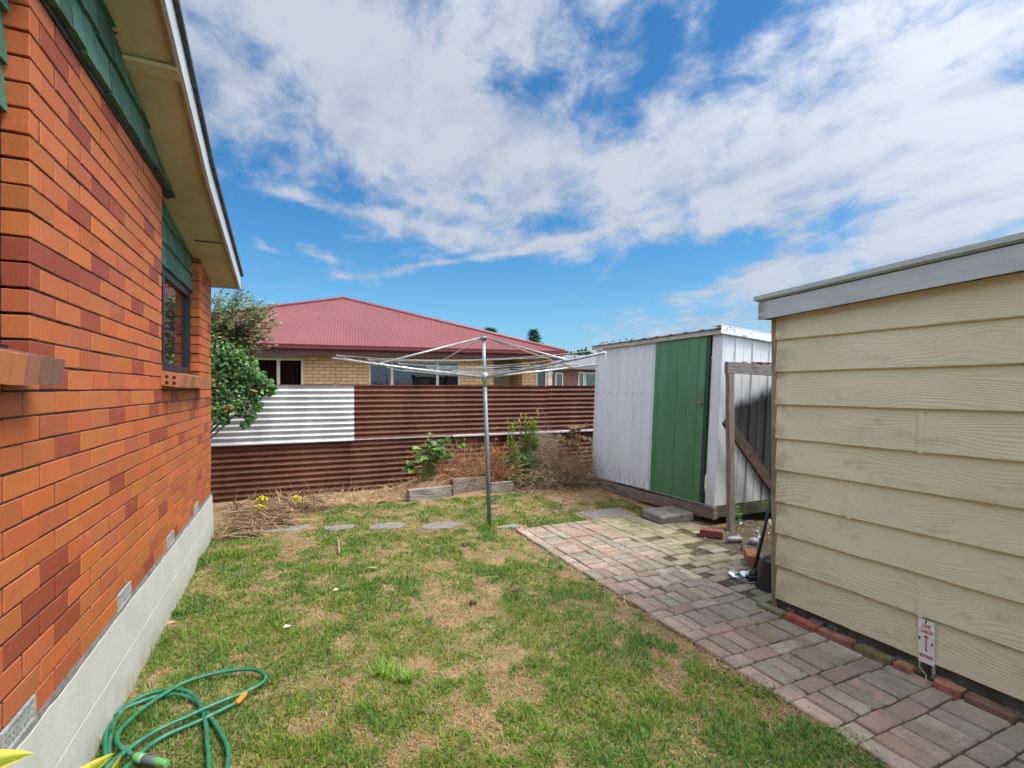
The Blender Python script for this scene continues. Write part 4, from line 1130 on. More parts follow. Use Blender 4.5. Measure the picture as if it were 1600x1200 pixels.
MAT['roofdirty']=simple('dirty_shed_roof',(.26,.26,.25),.7,var=.4,scale=8,dirt=(.08,.08,.06),dirtamt=.8)
def flash():
    t=NT('lichened_flashing'); p=t.geo()
    sp=t.ramp(t.noise(t.mapv(p,(1.0,1,1.6)),17,4,.6),.56,.62); sp=t.math('MULTIPLY',sp,t.ramp(t.noise(p,4,3),.40,.55))
    z=t.sep(p)[2]
    c=t.mix(t.math('MULTIPLY',sp,.85),(.72,.73,.74),(.09,.09,.08)); t.bsdf(c,.5); return t.m
MAT['flashing']=flash()
shed()

def shed_surrounds():
    # timber frame beside the shed
    t=thing('timber_frame',(4.56,4.09,0),'weathered grey timber frame of post, beam and brace beside the shed','timber frame')
    def plank(name,mat,a,b,h,w,up=(0,0,1)):
        a,b=Vector(a),Vector(b); d=(b-a).normalized(); upv=Vector(up); s=d.cross(upv).normalized(); u=s.cross(d).normalized(); mm=MB(); n=16; vs=[]
        for i in range(n+1):
            c=a.lerp(b,i/n); j=lambda k: .005*mn.noise(Vector((i*.9+k,k*3.3,a.x*9)))
            for k,(p,q) in enumerate(((1,-1),(-1,-1),(-1,1),(1,1))): vs.append(c+s*(p*w/2+j(k))+u*(q*h/2+j(k+5)))
        fs=[(0,1,2,3),(n*4+3,n*4+2,n*4+1,n*4)]
        for i in range(n):
            p=i*4;q=p+4
            for k in range(4): fs.append((p+k,q+k,q+(k+1)%4,p+(k+1)%4))
        mm.add(vs,fs); return mm.build(name,mat,t)
    plank('beam',MAT['beamwood'],(4.44,4.07,1.845),(5.75,4.07,1.80),.125,.05)
    P0=onZ(1142,829,0); plank('post',MAT['postwood'],(P0.x,P0.y,-.05),(P0.x-.03,P0.y-.01,1.785),.055,.075,(0,1,0))
    plank('brace',MAT['bracewood'],(P0.x+.0,P0.y+.07,1.245),(5.45,4.16,.24),.12,.045)
    m=MB()
    for k in range(14):
        x=rnd.uniform(4.72,5.3); m.bevbox(x-.03,x+.03,4.05,4.09,1.89,1.915,.006,(.35,.10,.04))
    m.build_each('lichen_crust',MAT['loosebrick'],t)
    # concrete step block
    p0=onZ(1037,822,0); p1=onZ(1003,811,0)
    m=MB(); m.bevbox(-.235,.235,-.20,.20,0,.105,.014,(1,1,1),0,None,.006)
    o=m.build('step_block',MAT['concrete'],org=(0,0,0)); o.location=(p0.x+.235,p0.y+.20,.004); o.rotation_euler=(R(.8),R(-1),R(-2))
    tag(o,'square weathered concrete block used as a step at the green shed door','step')
    # cored brick, orange brick
    def brick(name,label,px,py,rz,c,holes=True,sx=.23,sy=.11,sz=.076,group=None):
        p=onZ(px,py,0); o=thing(name,(p.x,p.y,.012),label,'brick',group)
        o.rotation_euler=(0,0,rz)
        m=MB(); m.bevbox(-sx/2,sx/2,-sy/2,sy/2,0,sz,.004,c,0,None,.0015)
        b=m.build('body',MAT['loosebrick'],o,)
        # build() subtracts the thing's location: shift back
        for v in b.data.vertices: v.co += Vector((p.x,p.y,.012))
        if holes:
            h=MB()
            for i in range(4):
                for j in (-1,1):
                    x=-sx*.36+i*sx*.24; y=j*sy*.2
                    h.tube([(x,y,sz-.02),(x,y,sz+.0006)],.013,10)
            for hb in h.build_each('core_hole',MAT['black'],b):
                for v in hb.data.vertices: v.co += Vector((p.x,p.y,.012))
    brick('cored_brick','red cored brick lying on the mossy pavers in front of the shed post',1112,840,R(-52),(.24,.065,.05))
    brick('orange_brick','plain orange brick standing behind the dustpan pole',1175,884,R(48),(.33,.13,.075),False,.23,.105,.11)
    # grey slab at the end of the path
    p=onZ(945,803,0); m=MB(); m.bevbox(p.x-.30,p.x+.30,p.y-.19,p.y+.19,-.03,.014,.01,(1,1,1),0,None,.006)
    tag(m.build('paving_slab',MAT['steppad'],org=(p.x,p.y,0)),'flat grey concrete slab at the far end of the brick path','slab')
    # long-handled dustpan
    b=onZ(1172,905,.03); t=thing('long_handled_dustpan',(b.x,b.y,0),'black long-handled dustpan holding a steel scoop on the ground by the garage corner','dustpan')
    e=Vector((CY,-SY,0)); f=Vector((SY,CY,0))
    foot=Vector((b.x,b.y,.03))+e*.03; top=Vector((3.83,2.99,.78))
    m=MB(); m.tube([foot+Vector((0,0,.06)),foot.lerp(top,.5),top],.0135,10); m.build('handle',MAT['black'],t)
    m=MB(); m.tube([foot+Vector((0,0,.0)),foot+Vector((.004,0,.05)),foot.lerp(top,.14)],[.045,.032,.018],10); m.build('socket',MAT['black'],t)
    def sl(mm,pts,h):
        P=[Vector(p) for p in pts]; mm.hexa([P[0],P[1],P[2],P[3]]+[q+Vector((0,0,h)) for q in P])
    c=Vector((b.x,b.y,.0))
    m=MB(); sl(m,[c-e*.12-f*.07+Vector((0,0,.012)),c+e*.15-f*.09+Vector((0,0,.03)),c+e*.15+f*.13+Vector((0,0,.03)),c-e*.10+f*.10+Vector((0,0,.012))],.012)
    m.build('pan',MAT['panback'],t)
    m=MB(); sl(m,[c+e*.145-f*.09+Vector((0,0,.02)),c+e*.16-f*.09+Vector((0,0,.02)),c+e*.16+f*.13+Vector((0,0,.02)),c+e*.145+f*.13+Vector((0,0,.02))],.06)
    sl(m,[c-e*.03-f*.055+Vector((0,0,.028)),c+e*.08-f*.055+Vector((0,0,.036)),c+e*.06+f*.05+Vector((0,0,.036)),c-e*.03+f*.05+Vector((0,0,.028))],.035)
    m.build('rim',MAT['black'],t)
    m=MB()
    for k in range(9):
        q=c-e*rnd.uniform(.03,.14)+f*rnd.uniform(-.05,.05)+Vector((0,0,.045)); m.leaf(q,(rnd.uniform(-1,1),rnd.uniform(-1,1),.3),(0,0,1),rnd.uniform(.05,.09),.05,(1,1,1),.3)
    m.build_each('foil_scrap',MAT['steel'],t)
    g=onZ(1147,906,.0); t2=thing('hand_brush',(g.x,g.y,0),'small dark green brush head at the tip of the dustpan','brush')
    m=MB(); m.bevbox(g.x-.022,g.x+.03,g.y-.04,g.y+.04,.055,.075,.006); m.build('back',MAT['steel'],t2)
    m=MB()
    for k in range(150):
        q=Vector((g.x+rnd.uniform(-.02,.028),g.y+rnd.uniform(-.038,.038),.056)); m.tube([q,q+Vector((rnd.uniform(-.008,.008),rnd.uniform(-.008,.008),-.055))],.0028,4)
    m.build('bristles',MAT['brushgreen'],t2)
    # upturned black bucket beside the garage corner
    k=onZ(1205,925,0); k=Vector((k.x+.03,k.y+.02,0)); m=MB(); rings=[(.115,.0),(.112,.02),(.118,.022),(.075,.24),(.06,.255)]
    n=20; vs=[Vector((k.x+r*math.cos(2*math.pi*i/n),k.y+r*math.sin(2*math.pi*i/n),z)) for r,z in rings for i in range(n)]
    fs=[(a*n+i,a*n+(i+1)%n,(a+1)*n+(i+1)%n,(a+1)*n+i) for a in range(len(rings)-1) for i in range(n)]+[tuple((len(rings)-1)*n+i for i in range(n))]
    m.add(vs,fs); t3=thing('black_bucket',(k.x,k.y,0),'black upturned bucket tucked against the garage corner','bucket')
    m.build('body',MAT['black'],t3)
    m=MB(); m.tube([(k.x+.113*math.cos(2*math.pi*i/24),k.y+.113*math.sin(2*math.pi*i/24),.018) for i in range(25)],.008,6,cap=False); m.build('rim',MAT['black'],t3)
    # white rubbish under the shed edge
    m=MB()
    for i in range(24):
        q=onZ(rnd.uniform(1150,1212),rnd.uniform(818,845),.02); q=Vector((q.x,q.y,rnd.uniform(.0,.06)))
        m.leaf(q,(rnd.uniform(-1,1),rnd.uniform(-1,1),rnd.uniform(-.1,.7)),(rnd.uniform(-1,1),rnd.uniform(-1,1),1),rnd.uniform(.04,.11),rnd.uniform(.03,.06),rnd.choice([(1,1,1)]),.5,.2)
    tag(m.build('plastic_scraps',MAT['plasticwhite'],org=(4.6,4.0,0)),'pale crumpled plastic scraps under the shed edge','rubbish',kind='stuff')
    p=onZ(1143,846,.02); m=MB(); m.tube([(p.x-.05,p.y+.02,.04),(p.x+.02,p.y,.04),(p.x+.09,p.y-.03,.04),(p.x+.11,p.y-.04,.04)],[.026,.03,.03,.018],12)
    q=m.build('plastic_bottle',MAT['plasticwhite'],org=(p.x,p.y,0)); tag(q,'small white plastic bottle lying at the end of the cored brick','bottle')
    p=onZ(1178,847,.03); m=MB(); n=14
    for a in range(6):
        pass
    rings=[(.001,.0),(.035,.008),(.052,.035),(.04,.062),(.015,.075),(.001,.077)]
    vs=[Vector((p.x+r*math.cos(2*math.pi*i/n),p.y+r*math.sin(2*math.pi*i/n),z)) for r,z in rings for i in range(n)]
    m.add(vs,[(a*n+i,a*n+(i+1)%n,(a+1)*n+(i+1)%n,(a+1)*n+i) for a in range(len(rings)-1) for i in range(n)],sm=True)
    tag(m.build('bag',MAT['plasticwhite'],org=(p.x,p.y,0)),'small rounded white bag in the dirt left of the dustpan pole','bag')
shed_surrounds()

# ------------------------------------------------------------------ cream weatherboard garage
GX,GY=3.19,2.476; TI=math.atan2(.026,1)
def GP(s,n,z):       # s: along the wall towards the camera, n: outwards into the yard
    return (GX+s*math.sin(TI)-n*math.cos(TI), GY-s*math.cos(TI)-n*math.sin(TI), z)
def g_s(px):
    a=ray(px); # solve GX+s*sT = t*ax ; GY-s*cT = t*ay
    sT,cT=math.sin(TI),math.cos(TI); return (GX*a[1]-GY*a[0])/(-cT*a[0]-sT*a[1])*1.0
def garage():
    t=thing('garage',GP(1.5,0,0),'cream woodgrain weatherboard garage with a grey-blue barge board on the right','garage')
    def hb(m,s0,s1,n0,n1,z0,z1,c=(1,1,1)):
        m.hexa([GP(s0,n1,z0),GP(s0,n0,z0),GP(s1,n0,z0),GP(s1,n1,z0),GP(s0,n1,z1),GP(s0,n0,z1),GP(s1,n0,z1),GP(s1,n1,z1)],c)
    L=4.2; rows=[.100,.337,.568,.793,1.024,1.248,1.489,1.722,1.951,2.185]
    joints={0:[],1:[g_s(1441)],2:[],3:[g_s(1330)],4:[],5:[g_s(1442)],6:[],7:[],8:[]}
    m=MB()
    for r in range(9):
        z0=rows[r]; z1=rows[r+1]+.02
        b0,b1=.025,.005
        wob=[rnd.uniform(-.0015,.0015) for _ in range(30)]
        cuts=[.012]+[.012+(L)*i/24 for i in range(1,25)]
        vs=[];
        for i,s in enumerate(cuts):
            zt=z1 if r<8 else min(z1,2.30)
            w=wob[i%30]
            vs += [GP(s,0,z0+.004+w),GP(s,b0-.004,z0+w),GP(s,b0,z0+.005+w),GP(s,b1,zt)]
        fs=[(0,3,2,1)]
        for i in range(len(cuts)-1):
            a=i*4;b=a+4; fs += [(a,a+1,b+1,b),(a+1,a+2,b+2,b+1),(a+2,a+3,b+3,b+2)]
        m.add(vs,fs,(1,1,1))
    wl=m.build('weatherboards',MAT['board'],t)
    m=MB()
    for r,js in joints.items():
        for s in js:
            z0=rows[r]; z1=rows[r+1]
            m.hexa([GP(s-.012,.020,z0-.002),GP(s-.012,.0325,z0-.002),GP(s+.012,.0325,z0-.002),GP(s+.012,.020,z0-.002),GP(s-.012,.004,z1),GP(s-.012,.0125,z1),GP(s+.012,.0125,z1),GP(s+.012,.004,z1)][::1])
    m.build_each('joint_cover',MAT['board'],wl)
    m=MB(); hb(m,.005,L,-.09,-.003,.10,2.24); hb(m,-.0,.10,-6,-.01,.1,2.2); m.build('wall_frame',MAT['board'],t)
    m=MB(); hb(m,-.028,.010,-.05,.012,.02,2.16); m.build('corner_trim',MAT['trim'],t)
    # barge board and cap (rising towards the camera)
    def sloped(m,s0,s1,n0,n1,lo,hi):
        zz=lambda s,b: b+s*.041
        m.hexa([GP(s0,n1,zz(s0,lo)),GP(s0,n0,zz(s0,lo)),GP(s1,n0,zz(s1,lo)),GP(s1,n1,zz(s1,lo)),GP(s0,n1,zz(s0,hi)),GP(s0,n0,zz(s0,hi)),GP(s1,n0,zz(s1,hi)),GP(s1,n1,zz(s1,hi))])
    m=MB(); sloped(m,-.085,L,.060,.078,2.108,2.234); m.build('barge_board',MAT['barge'],t)
    m=MB(); sloped(m,-.075,L,-.03,.059,2.112,2.22); m.build('barge_shade_strip',MAT['bracewood'],t)  # dark strip added in place of the shadow under the barge
    m=MB(); sloped(m,-.112,L,.020,.096,2.252,2.282); sloped(m,-.112,L,-6.0,.019,2.262,2.280); sloped(m,-.10,L,.02,.084,2.243,2.251); m.build('roof_capping',MAT['cap'],t)
    m=MB(); hb(m,.0,L,-.12,-.0,-.06,.098)
    m.build('footing',MAT['footing'],t)
    m=MB()
    for k in range(60):
        s=rnd.uniform(0,2.6); q=GP(s,rnd.uniform(-.01,.03),0); r=rnd.uniform(.012,.035)
        m.bevbox(q[0]-r,q[0]+r,q[1]-r*1.4,q[1]+r*1.4,-.02,rnd.uniform(.02,.07),r*.3,(1,1,1),0,None,r*.15)
    tag(m.build('rubble',MAT['footing'],org=GP(1.3,0,0)),'lumps of mossy rubble along the foot of the garage wall','rubble',kind='stuff')
    # warning sign
    s0,s1=g_s(1440),g_s(1465); zb,zt=.092,.328
    sg=thing('warning_sign',GP((s0+s1)/2,.02,zb),'small white LIVE CABLES BEWARE sign with red lettering low on the garage wall','sign')
    m=MB(); hb(m,s0,s1,.031,.0345,zb,zt); m.build('plate',MAT['sign'],sg)
    ux=Vector(GP(1,0,0))-Vector(GP(0,0,0)); base=Vector(GP((s0+s1)/2,.0355,0)); w=s1-s0
    def text(body,z,h,wid,slant=0.0):
        cu=bpy.data.curves.new('txt','FONT'); cu.body=body; cu.align_x='CENTER'; cu.align_y='CENTER'; cu.size=1; cu.extrude=.0; cu.offset=.032; cu.shear=slant; cu.resolution_u=3
        o=bpy.data.objects.new('txt',cu); COL.objects.link(o)
        bpy.context.view_layer.update()
        me=bpy.data.meshes.new_from_object(o.evaluated_get(bpy.context.evaluated_depsgraph_get()))
        bpy.data.objects.remove(o); bpy.data.curves.remove(cu)
        xs=[v.co.x for v in me.vertices]; ys=[v.co.y for v in me.vertices]
        kx=wid/(max(xs)-min(xs)); ky=h/(max(ys)-min(ys)); cx=(max(xs)+min(xs))/2; cy=(max(ys)+min(ys))/2
        o0=ORG[sg]
        for v in me.vertices:
            a=(v.co.x-cx)*kx; b=(v.co.y-cy)*ky
            v.co=base+ux*a+Vector((0,0,z+b))-o0
        link('lettering',me,MAT['signred'],sg)
    text('LIVE',zt-.032,.022,w*.60,.25); text('CABLES',zt-.061,.020,w*.86,0)
    text('BEWARE',zb+.040,.019,w*.86,0)
    m=MB()
    def flat(pts): 
        P=[base+ux*a+Vector((0,0,z)) for a,z in pts]; m.add(P+[p-Vector(GP(0,1,0))*0+Vector((-.0002,0,0)) for p in P],[tuple(range(len(P)))])
    zc0,zc1=zb+.064,zt-.082
    flat([(-.0032,zc0+.012),(.0032,zc0+.012),(.0032,zc1-.012),(-.0032,zc1-.012)])
    flat([(-.011,zc1-.012),(.011,zc1-.012),(.011,zc1-.007),(.003,zc1),(-.003,zc1),(-.011,zc1-.007)])
    flat([(-.009,zc0+.012),(.009,zc0+.012),(.0,zc0)][::1])
    m.build('arrow',MAT['signred'],sg)
    m=MB(); 
    for a,z in ((-w*.40,(zb+zt)/2+.012),(w*.38,(zb+zt)/2-.002),(0,zt-.008)):
        P=base+ux*a+Vector((0,0,z)); m.bevbox(P.x-.003,P.x+.001,P.y-.003,P.y+.003,P.z-.009,P.z+.009,.001)
    m.build_each('fixing',MAT['black'],sg)
    m=MB(); q=GP(s1-.014,.010,0); m.tube([(q[0],q[1],-.05),(q[0],q[1],zb+.03)],.0085,10)
    tag(m.build('conduit',MAT['conduit'],org=(q[0],q[1],0)),'grey plastic conduit entering the ground under the sign','conduit')
    m=MB(); q=Vector(GP(s0+.006,.030,0)); m.tube([(q.x,q.y,zb+.02),(q.x-.005,q.y-.0,.06),(q.x-.02,q.y-.04,.035),(q.x-.045,q.y-.05,.026),(q.x-.075,q.y-.07,.026)],.0032,6)
    tag(m.build('cable',MAT['wire_tan'],org=(q.x,q.y,0)),'thin tan cable hanging from the sign to the pavers','cable')
    # edging bricks along the wall foot
    E=[(1196,1238,(.20,.21,.10),.05,'pale mossy green edging piece at the garage corner'),(1240,1290,(.36,.10,.06),.06,'bright red edging brick next to the green corner piece'),
       (1291,1346,(.30,.14,.10),.058,'pinkish edging brick between the red and the mossy ones'),(1348,1408,(.17,.14,.06),.056,'long moss-covered edging brick left of the sign'),
       (1409,1438,(.34,.16,.085),.058,'orange-ended edging brick just left of the sign'),(1473,1519,(.40,.17,.10),.06,'clean orange edging brick right of the sign'),
       (1520,1600,(.20,.11,.075),.055,'dark brown edging brick at the right edge of the picture'),(1602,1700,(.24,.12,.08),.055,'brown edging brick beyond the right edge')]
    for (a,b,c,h,lab) in E[:-1]:
        sa,sb=g_s(a),g_s(b); sb=sb if sb<2 else sa+.235
        mid=(sa+sb)/2; ln=sb-sa-.008
        mat=__import__('mathutils').Matrix.Translation(Vector(GP(mid,.075+rnd.uniform(-.004,.006),0)))@__import__('mathutils').Matrix.Rotation(TI+math.pi/2*0+rnd.uniform(-.02,.02),4,'Z')@__import__('mathutils').Matrix.Rotation(rnd.uniform(-.03,.03),4,'X')
        m=MB(); m.bevbox(-.034,.034,-ln/2,ln/2,-.03,h,.006,c,0,mat,.002)
        tag(m.build('edging_brick',MAT['edgebrick'],org=GP(mid,.075,0)),lab,'brick','edging bricks along the garage wall')
garage()

# ------------------------------------------------------------------ stepping stones, sleepers, litter
STONES=[]
def yard_bits():
    for (px,py,rx,ry,lab) in ((444,826,.27,.13,'leftmost stepping stone by the dead leaves'),(532,825.5,.19,.11,'small stepping stone second from the brick house'),(606,823,.22,.13,'middle stepping stone of the lawn row'),(690,821,.25,.14,'largest flat stepping stone just left of the hoist pole'),(795,823,.17,.07,'half-buried stepping stone right of the hoist pole')):
        p=onZ(px,py,0); STONES.append((p.x,p.y,rx,ry)); n=22; vs=[]
        z=ground_h(np.array(p.x),np.array(p.y))+.006
        for (k,zz) in ((1,-.03),(1,-.002),(.93,.003)):
            for i in range(n):
                a=2*math.pi*i/n; r=k*(1+.28*mn.noise(Vector((math.cos(a)*1.5+px,math.sin(a)*1.5,0)))); vs.append((p.x+rx*r*math.cos(a),p.y+ry*r*math.sin(a),z+zz))
        fs=[(a*n+i,a*n+(i+1)%n,(a+1)*n+(i+1)%n,(a+1)*n+i) for a in (0,1) for i in range(n)]+[tuple(2*n+i for i in range(n))]
        m=MB(); m.add(vs,fs); tag(m.build('stepping_stone',MAT['steppad'],org=(p.x,p.y,0)),lab,'stepping stone','stepping stones across the lawn')
    def sleeper(pxa,pya,pxb,pyb,h,w,lab,tilt=0):
        a=onZ(pxa,pya,0); b=onZ(pxb,pyb,0); d=(b-a); L=d.length; d.normalize()
        M=__import__('mathutils').Matrix.Translation((a+b)/2+Vector((-d.y,d.x,0))*w/2)@__import__('mathutils').Matrix.Rotation(math.atan2(d.y,d.x),4,'Z')@__import__('mathutils').Matrix.Rotation(tilt,4,'Y')
        m=MB(); n=18; vs=[]
        for i in range(n+1):
            x=-L/2+L*i/n
            for (yy,zz) in ((-w/2,-.03),(-w/2,h*.45),(-w/2+.004,h*.48),(-w/2,h*.52),(-w/2+.004,h-.006),(-w/2+.012,h),(w/2,h),(w/2,-.03)):
                j=.014*mn.noise(Vector((x*5+zz*40,yy*30,pxa))); vs.append(M@Vector((x+.012*mn.noise(Vector((x*2,zz*30,pxa+9))),yy+j,zz+.014*mn.noise(Vector((x*4,zz*9,pxa+3))))))
        fs=[tuple(range(8))[::-1],tuple(n*8+k for k in range(8))]
        for i in range(n):
            for k in range(8): a_=i*8; fs.append((a_+k,a_+(k+1)%8,a_+8+(k+1)%8,a_+8+k))
        m.add(vs,fs); tag(m.build('garden_sleeper',MAT['sleeper'],org=((a+b)/2)),lab,'sleeper','old timber sleepers edging the weedy bed')
    sleeper(640,785,706,776,.165,.11,'low grey sleeper with a dark left end under the broad-leaved plant')
    sleeper(708,773,764,767,.225,.12,'taller split grey sleeper ending behind the hoist pole')
    sleeper(768,771,802,769,.16,.11,'short mossy sleeper half hidden by weeds right of the hoist pole')
    p=onZ(706,774,0); m=MB(); m.bevbox(p.x-.022,p.x+.022,p.y-.02,p.y+.03,-.05,.235,.005,(1,1,1),0,None,.003)
    tag(m.build('stake',MAT['bracewood'],org=(p.x,p.y,0)),'dark short stake between the low and the tall sleeper','stake')
    # low soil heap of the bed
    xs=np.linspace(1.25,4.6,70); ys=np.linspace(6.9,8.0,24); X,Y=np.meshgrid(xs,ys)
    H=.20*np.clip((Y-7.12)/.35,0,1)*np.clip((X-1.3)/.5,0,1)*(.6+.6*fbm(X*2,Y*2,3))-.03
    V=np.stack([X,Y,H],-1).reshape(-1,3); idx=np.arange(X.size).reshape(X.shape); Q=np.stack([idx[:-1,:-1],idx[:-1,1:],idx[1:,1:],idx[1:,:-1]],-1).reshape(-1,4)
    me=bpy.data.meshes.new('bed'); me.from_pydata(V.tolist(),[],Q.tolist()); tag(link('garden_bed',me,MAT['soil']),kind='structure')
yard_bits()
make_grass()

def stalk(m,p,d,L,r,c,droop=.3,n=5):
    d=Vector(d).normalized(); pts=[Vector(p)]; 
    for i in range(n):
        d=(d+Vector((0,0,-droop/n))+Vector((rnd.uniform(-.06,.06),rnd.uniform(-.06,.06),rnd.uniform(-.04,.04)))).normalized(); pts.append(pts[-1]+d*(L/n))
    m.tube(pts,r,4,c,0,False,r*.4); return pts
def ribbon(m,p,d,L,W,c,droop=.8,n=4):
    d=Vector(d).normalized(); s=d.cross(Vector((0,0,1))); s=s.normalized() if s.length>.01 else Vector((1,0,0)); q=Vector(p); vs=[]
    for i in range(n+1):
        w=W*(1-.85*(i/n)**1.6)/2; vs += [q+s*w,q-s*w+Vector((0,0,.15*w))]
        d=(d+Vector((rnd.uniform(-.1,.1),rnd.uniform(-.1,.1),-droop/n))).normalized(); q=q+d*(L/n)
    m.add(vs,[(2*i,2*i+1,2*i+3,2*i+2) for i in range(n)],c)
def jit(c,a=.25):
    k=rnd.uniform(1-a,1+a); return (c[0]*k,c[1]*k,c[2]*k)
STRAW=[(.46,.31,.16),(.36,.22,.11),(.28,.15,.08),(.52,.38,.22),(.22,.12,.065)]
def dead_stuff():
    # heap of dead strap leaves in the corner by the house
    m=MB()
    for k in range(2000):
        x=rnd.uniform(-.75,.55)*rnd.random()**.5 if rnd.random()<.5 else rnd.uniform(-.78,.35); y=rnd.uniform(6.0,7.85)
        if x>.0 and y<6.9-.2*x: continue
        if y<6.25 and x>-.3: continue
        z=rnd.uniform(.0,.13)*max(.15,1-abs(y-6.9)/1.0)*max(.2,1-max(0,x)/.8)
        ribbon(m,(x,y,z+.02),(rnd.uniform(-1,1),rnd.uniform(-.5,.35),rnd.uniform(-.02,.22)),rnd.uniform(.10,.36),rnd.uniform(.007,.018),jit(rnd.choice([(.34,.22,.12),(.26,.16,.09),(.20,.115,.06),(.42,.29,.17),(.14,.085,.05),(.20,.12,.08),(.10,.065,.045)])),.4)
    for k in range(25):
        x=rnd.uniform(-.75,.9); stalk(m,(x,7.75,.03),(rnd.uniform(-.7,.7),rnd.uniform(-.6,.1),1),rnd.uniform(.12,.34),.003,jit((.40,.28,.18)),.5)
    tag(m.build('dead_leaf_litter',MAT['dry'],org=(-.2,7,0)),'brown heap of dead strap leaves in the corner between brick house and fence','dead leaves',kind='stuff')
    # scattered straw along the fence foot and path edge
    m=MB()
    for k in range(1500):
        x=rnd.uniform(.2,1.7); y=rnd.uniform(7.05,7.95); ribbon(m,(x,y,.012+rnd.uniform(0,.03)),(rnd.uniform(-1,1),rnd.uniform(-1,1),rnd.uniform(0,.35)),rnd.uniform(.05,.2),rnd.uniform(.006,.014),jit(rnd.choice(STRAW[:4])),.5,3)
    for k in range(1500):
        y=rnd.uniform(.6,4.9); x=2.285+rnd.gauss(0,.055)+.02*math.sin(y*5)
        if mn.noise(Vector((y*2.3,3,0)))+.35*mn.noise(Vector((y*9,7,0)))<-.05+rnd.uniform(-.2,.2): continue
        x+=0; ribbon(m,(x,y,.012),(rnd.uniform(-1,1),rnd.uniform(-1,1),rnd.uniform(.0,.35)),rnd.uniform(.03,.09),rnd.uniform(.003,.006),jit(rnd.choice([(.46,.34,.19),(.36,.25,.13),(.28,.19,.10)])),.5,3)
    for k in range(900):
        x=rnd.uniform(3.2,4.5); y=rnd.uniform(5.6,7.1); ribbon(m,(x,y,.008+rnd.uniform(0,.02)),(rnd.uniform(-1,1),rnd.uniform(-1,1),rnd.uniform(0,.3)),rnd.uniform(.05,.15),rnd.uniform(.005,.012),jit(rnd.choice([(.40,.22,.12),(.34,.17,.09),(.5,.36,.2)])),.5,3)
    for k in range(500):
        x=rnd.uniform(3.6,5.2); y=rnd.uniform(2.7,4.3); ribbon(m,(x,y,.016),(rnd.uniform(-1,1),rnd.uniform(-1,1),rnd.uniform(0,.2)),rnd.uniform(.02,.07),rnd.uniform(.006,.02),jit(rnd.choice([(.22,.14,.08),(.30,.2,.11),(.14,.09,.05)])),.5,3)
    tag(m.build('dry_straw',MAT['dry'],org=(1,5,0)),'scattered dry straw along the fence foot and path edges','straw',kind='stuff')
    # dry weeds in the bed: reddish-brown tangle left, grey-brown brush heap right
    m=MB()
    for k in range(1100):
        x=rnd.gauss(2.85,.34); y=rnd.uniform(7.3,7.85); L=rnd.uniform(.25,.92)*(1 if x<3.1 else .75)
        stalk(m,(x,y,.10),(rnd.uniform(-.9,.9),rnd.uniform(-.8,.2),rnd.uniform(.5,1.4)),L,rnd.uniform(.0022,.005),jit(rnd.choice([(.30,.125,.06),(.38,.20,.10),(.23,.09,.045),(.46,.31,.17)])),rnd.uniform(.4,1.5))
    for k in range(180):
        x=rnd.uniform(1.3,2.2); y=rnd.uniform(7.1,7.6); stalk(m,(x,y,.05),(rnd.uniform(-.8,.8),rnd.uniform(-.8,.2),rnd.uniform(.4,1.2)),rnd.uniform(.12,.36),rnd.uniform(.002,.004),jit(rnd.choice(STRAW[:4])),1.0)
    for k in range(700):
        p=onY(rnd.gauss(776,20),748-abs(rnd.gauss(0,26)),rnd.uniform(7.3,7.7))
        if mn.noise(Vector((p.x*5,p.z*6,2)))<-.02: continue
        m.leaf(p,(rnd.uniform(-1,1),rnd.uniform(-1,.2),rnd.uniform(-.9,.3)),(rnd.uniform(-1,1),-1,.5),rnd.uniform(.03,.07),rnd.uniform(.012,.024),jit(rnd.choice([(.27,.11,.055),(.20,.075,.04),(.36,.19,.10)])),.4,.3)
    tag(m.build('dry_weeds',MAT['dry'],org=(2.7,7.6,0)),'tangle of reddish-brown dry weeds behind the sleepers','weeds',kind='stuff')
    m=MB()
    for k in range(2600):
        x=rnd.gauss(3.95,.36); x=min(max(x,2.95),4.5); y=rnd.uniform(6.95,7.85)
        hh=.86*math.exp(-((x-3.95)/.60)**2)*max(.25,min(1,(y-6.85)/.6)); z=rnd.random()**.7*hh
        c=rnd.choice([(.30,.235,.19),(.42,.33,.26),(.21,.155,.12),(.46,.35,.24),(.25,.17,.13)]) if rnd.random()<.75 else rnd.choice(STRAW)
        stalk(m,(x,y,z),(rnd.uniform(-1,1),rnd.uniform(-.6,.4),rnd.uniform(-.5,.7)),rnd.uniform(.12,.42),rnd.uniform(.0018,.0042),jit(c),1.1,4)
    for k in range(620):
        x=rnd.uniform(3.8,4.50); y=rnd.uniform(6.7,7.6); stalk(m,(x,y,rnd.uniform(.0,.35)),(rnd.uniform(-.7,.7),rnd.uniform(-.6,.2),rnd.uniform(.1,1.4)),rnd.uniform(.2,.62),rnd.uniform(.0022,.005),jit(rnd.choice([(.34,.22,.13),(.25,.13,.08),(.45,.33,.2)])),1.0)
    for k in range(400):
        x=rnd.uniform(3.0,4.5); y=rnd.uniform(6.75,7.5); z=rnd.uniform(0,.35); m.leaf((x,y,z),(rnd.uniform(-1,1),rnd.uniform(-1,1),rnd.uniform(-.5,.5)),(rnd.uniform(-1,1),-1,1),rnd.uniform(.025,.06),rnd.uniform(.012,.025),jit(rnd.choice([(.32,.18,.09),(.38,.25,.13),(.18,.10,.06)])),.4,.2)
    tag(m.build('dead_brush_heap',MAT['dry'],org=(3.7,7.5,0)),'grey-brown heap of dead brush beside the shed','brush heap',kind='stuff')
dead_stuff()

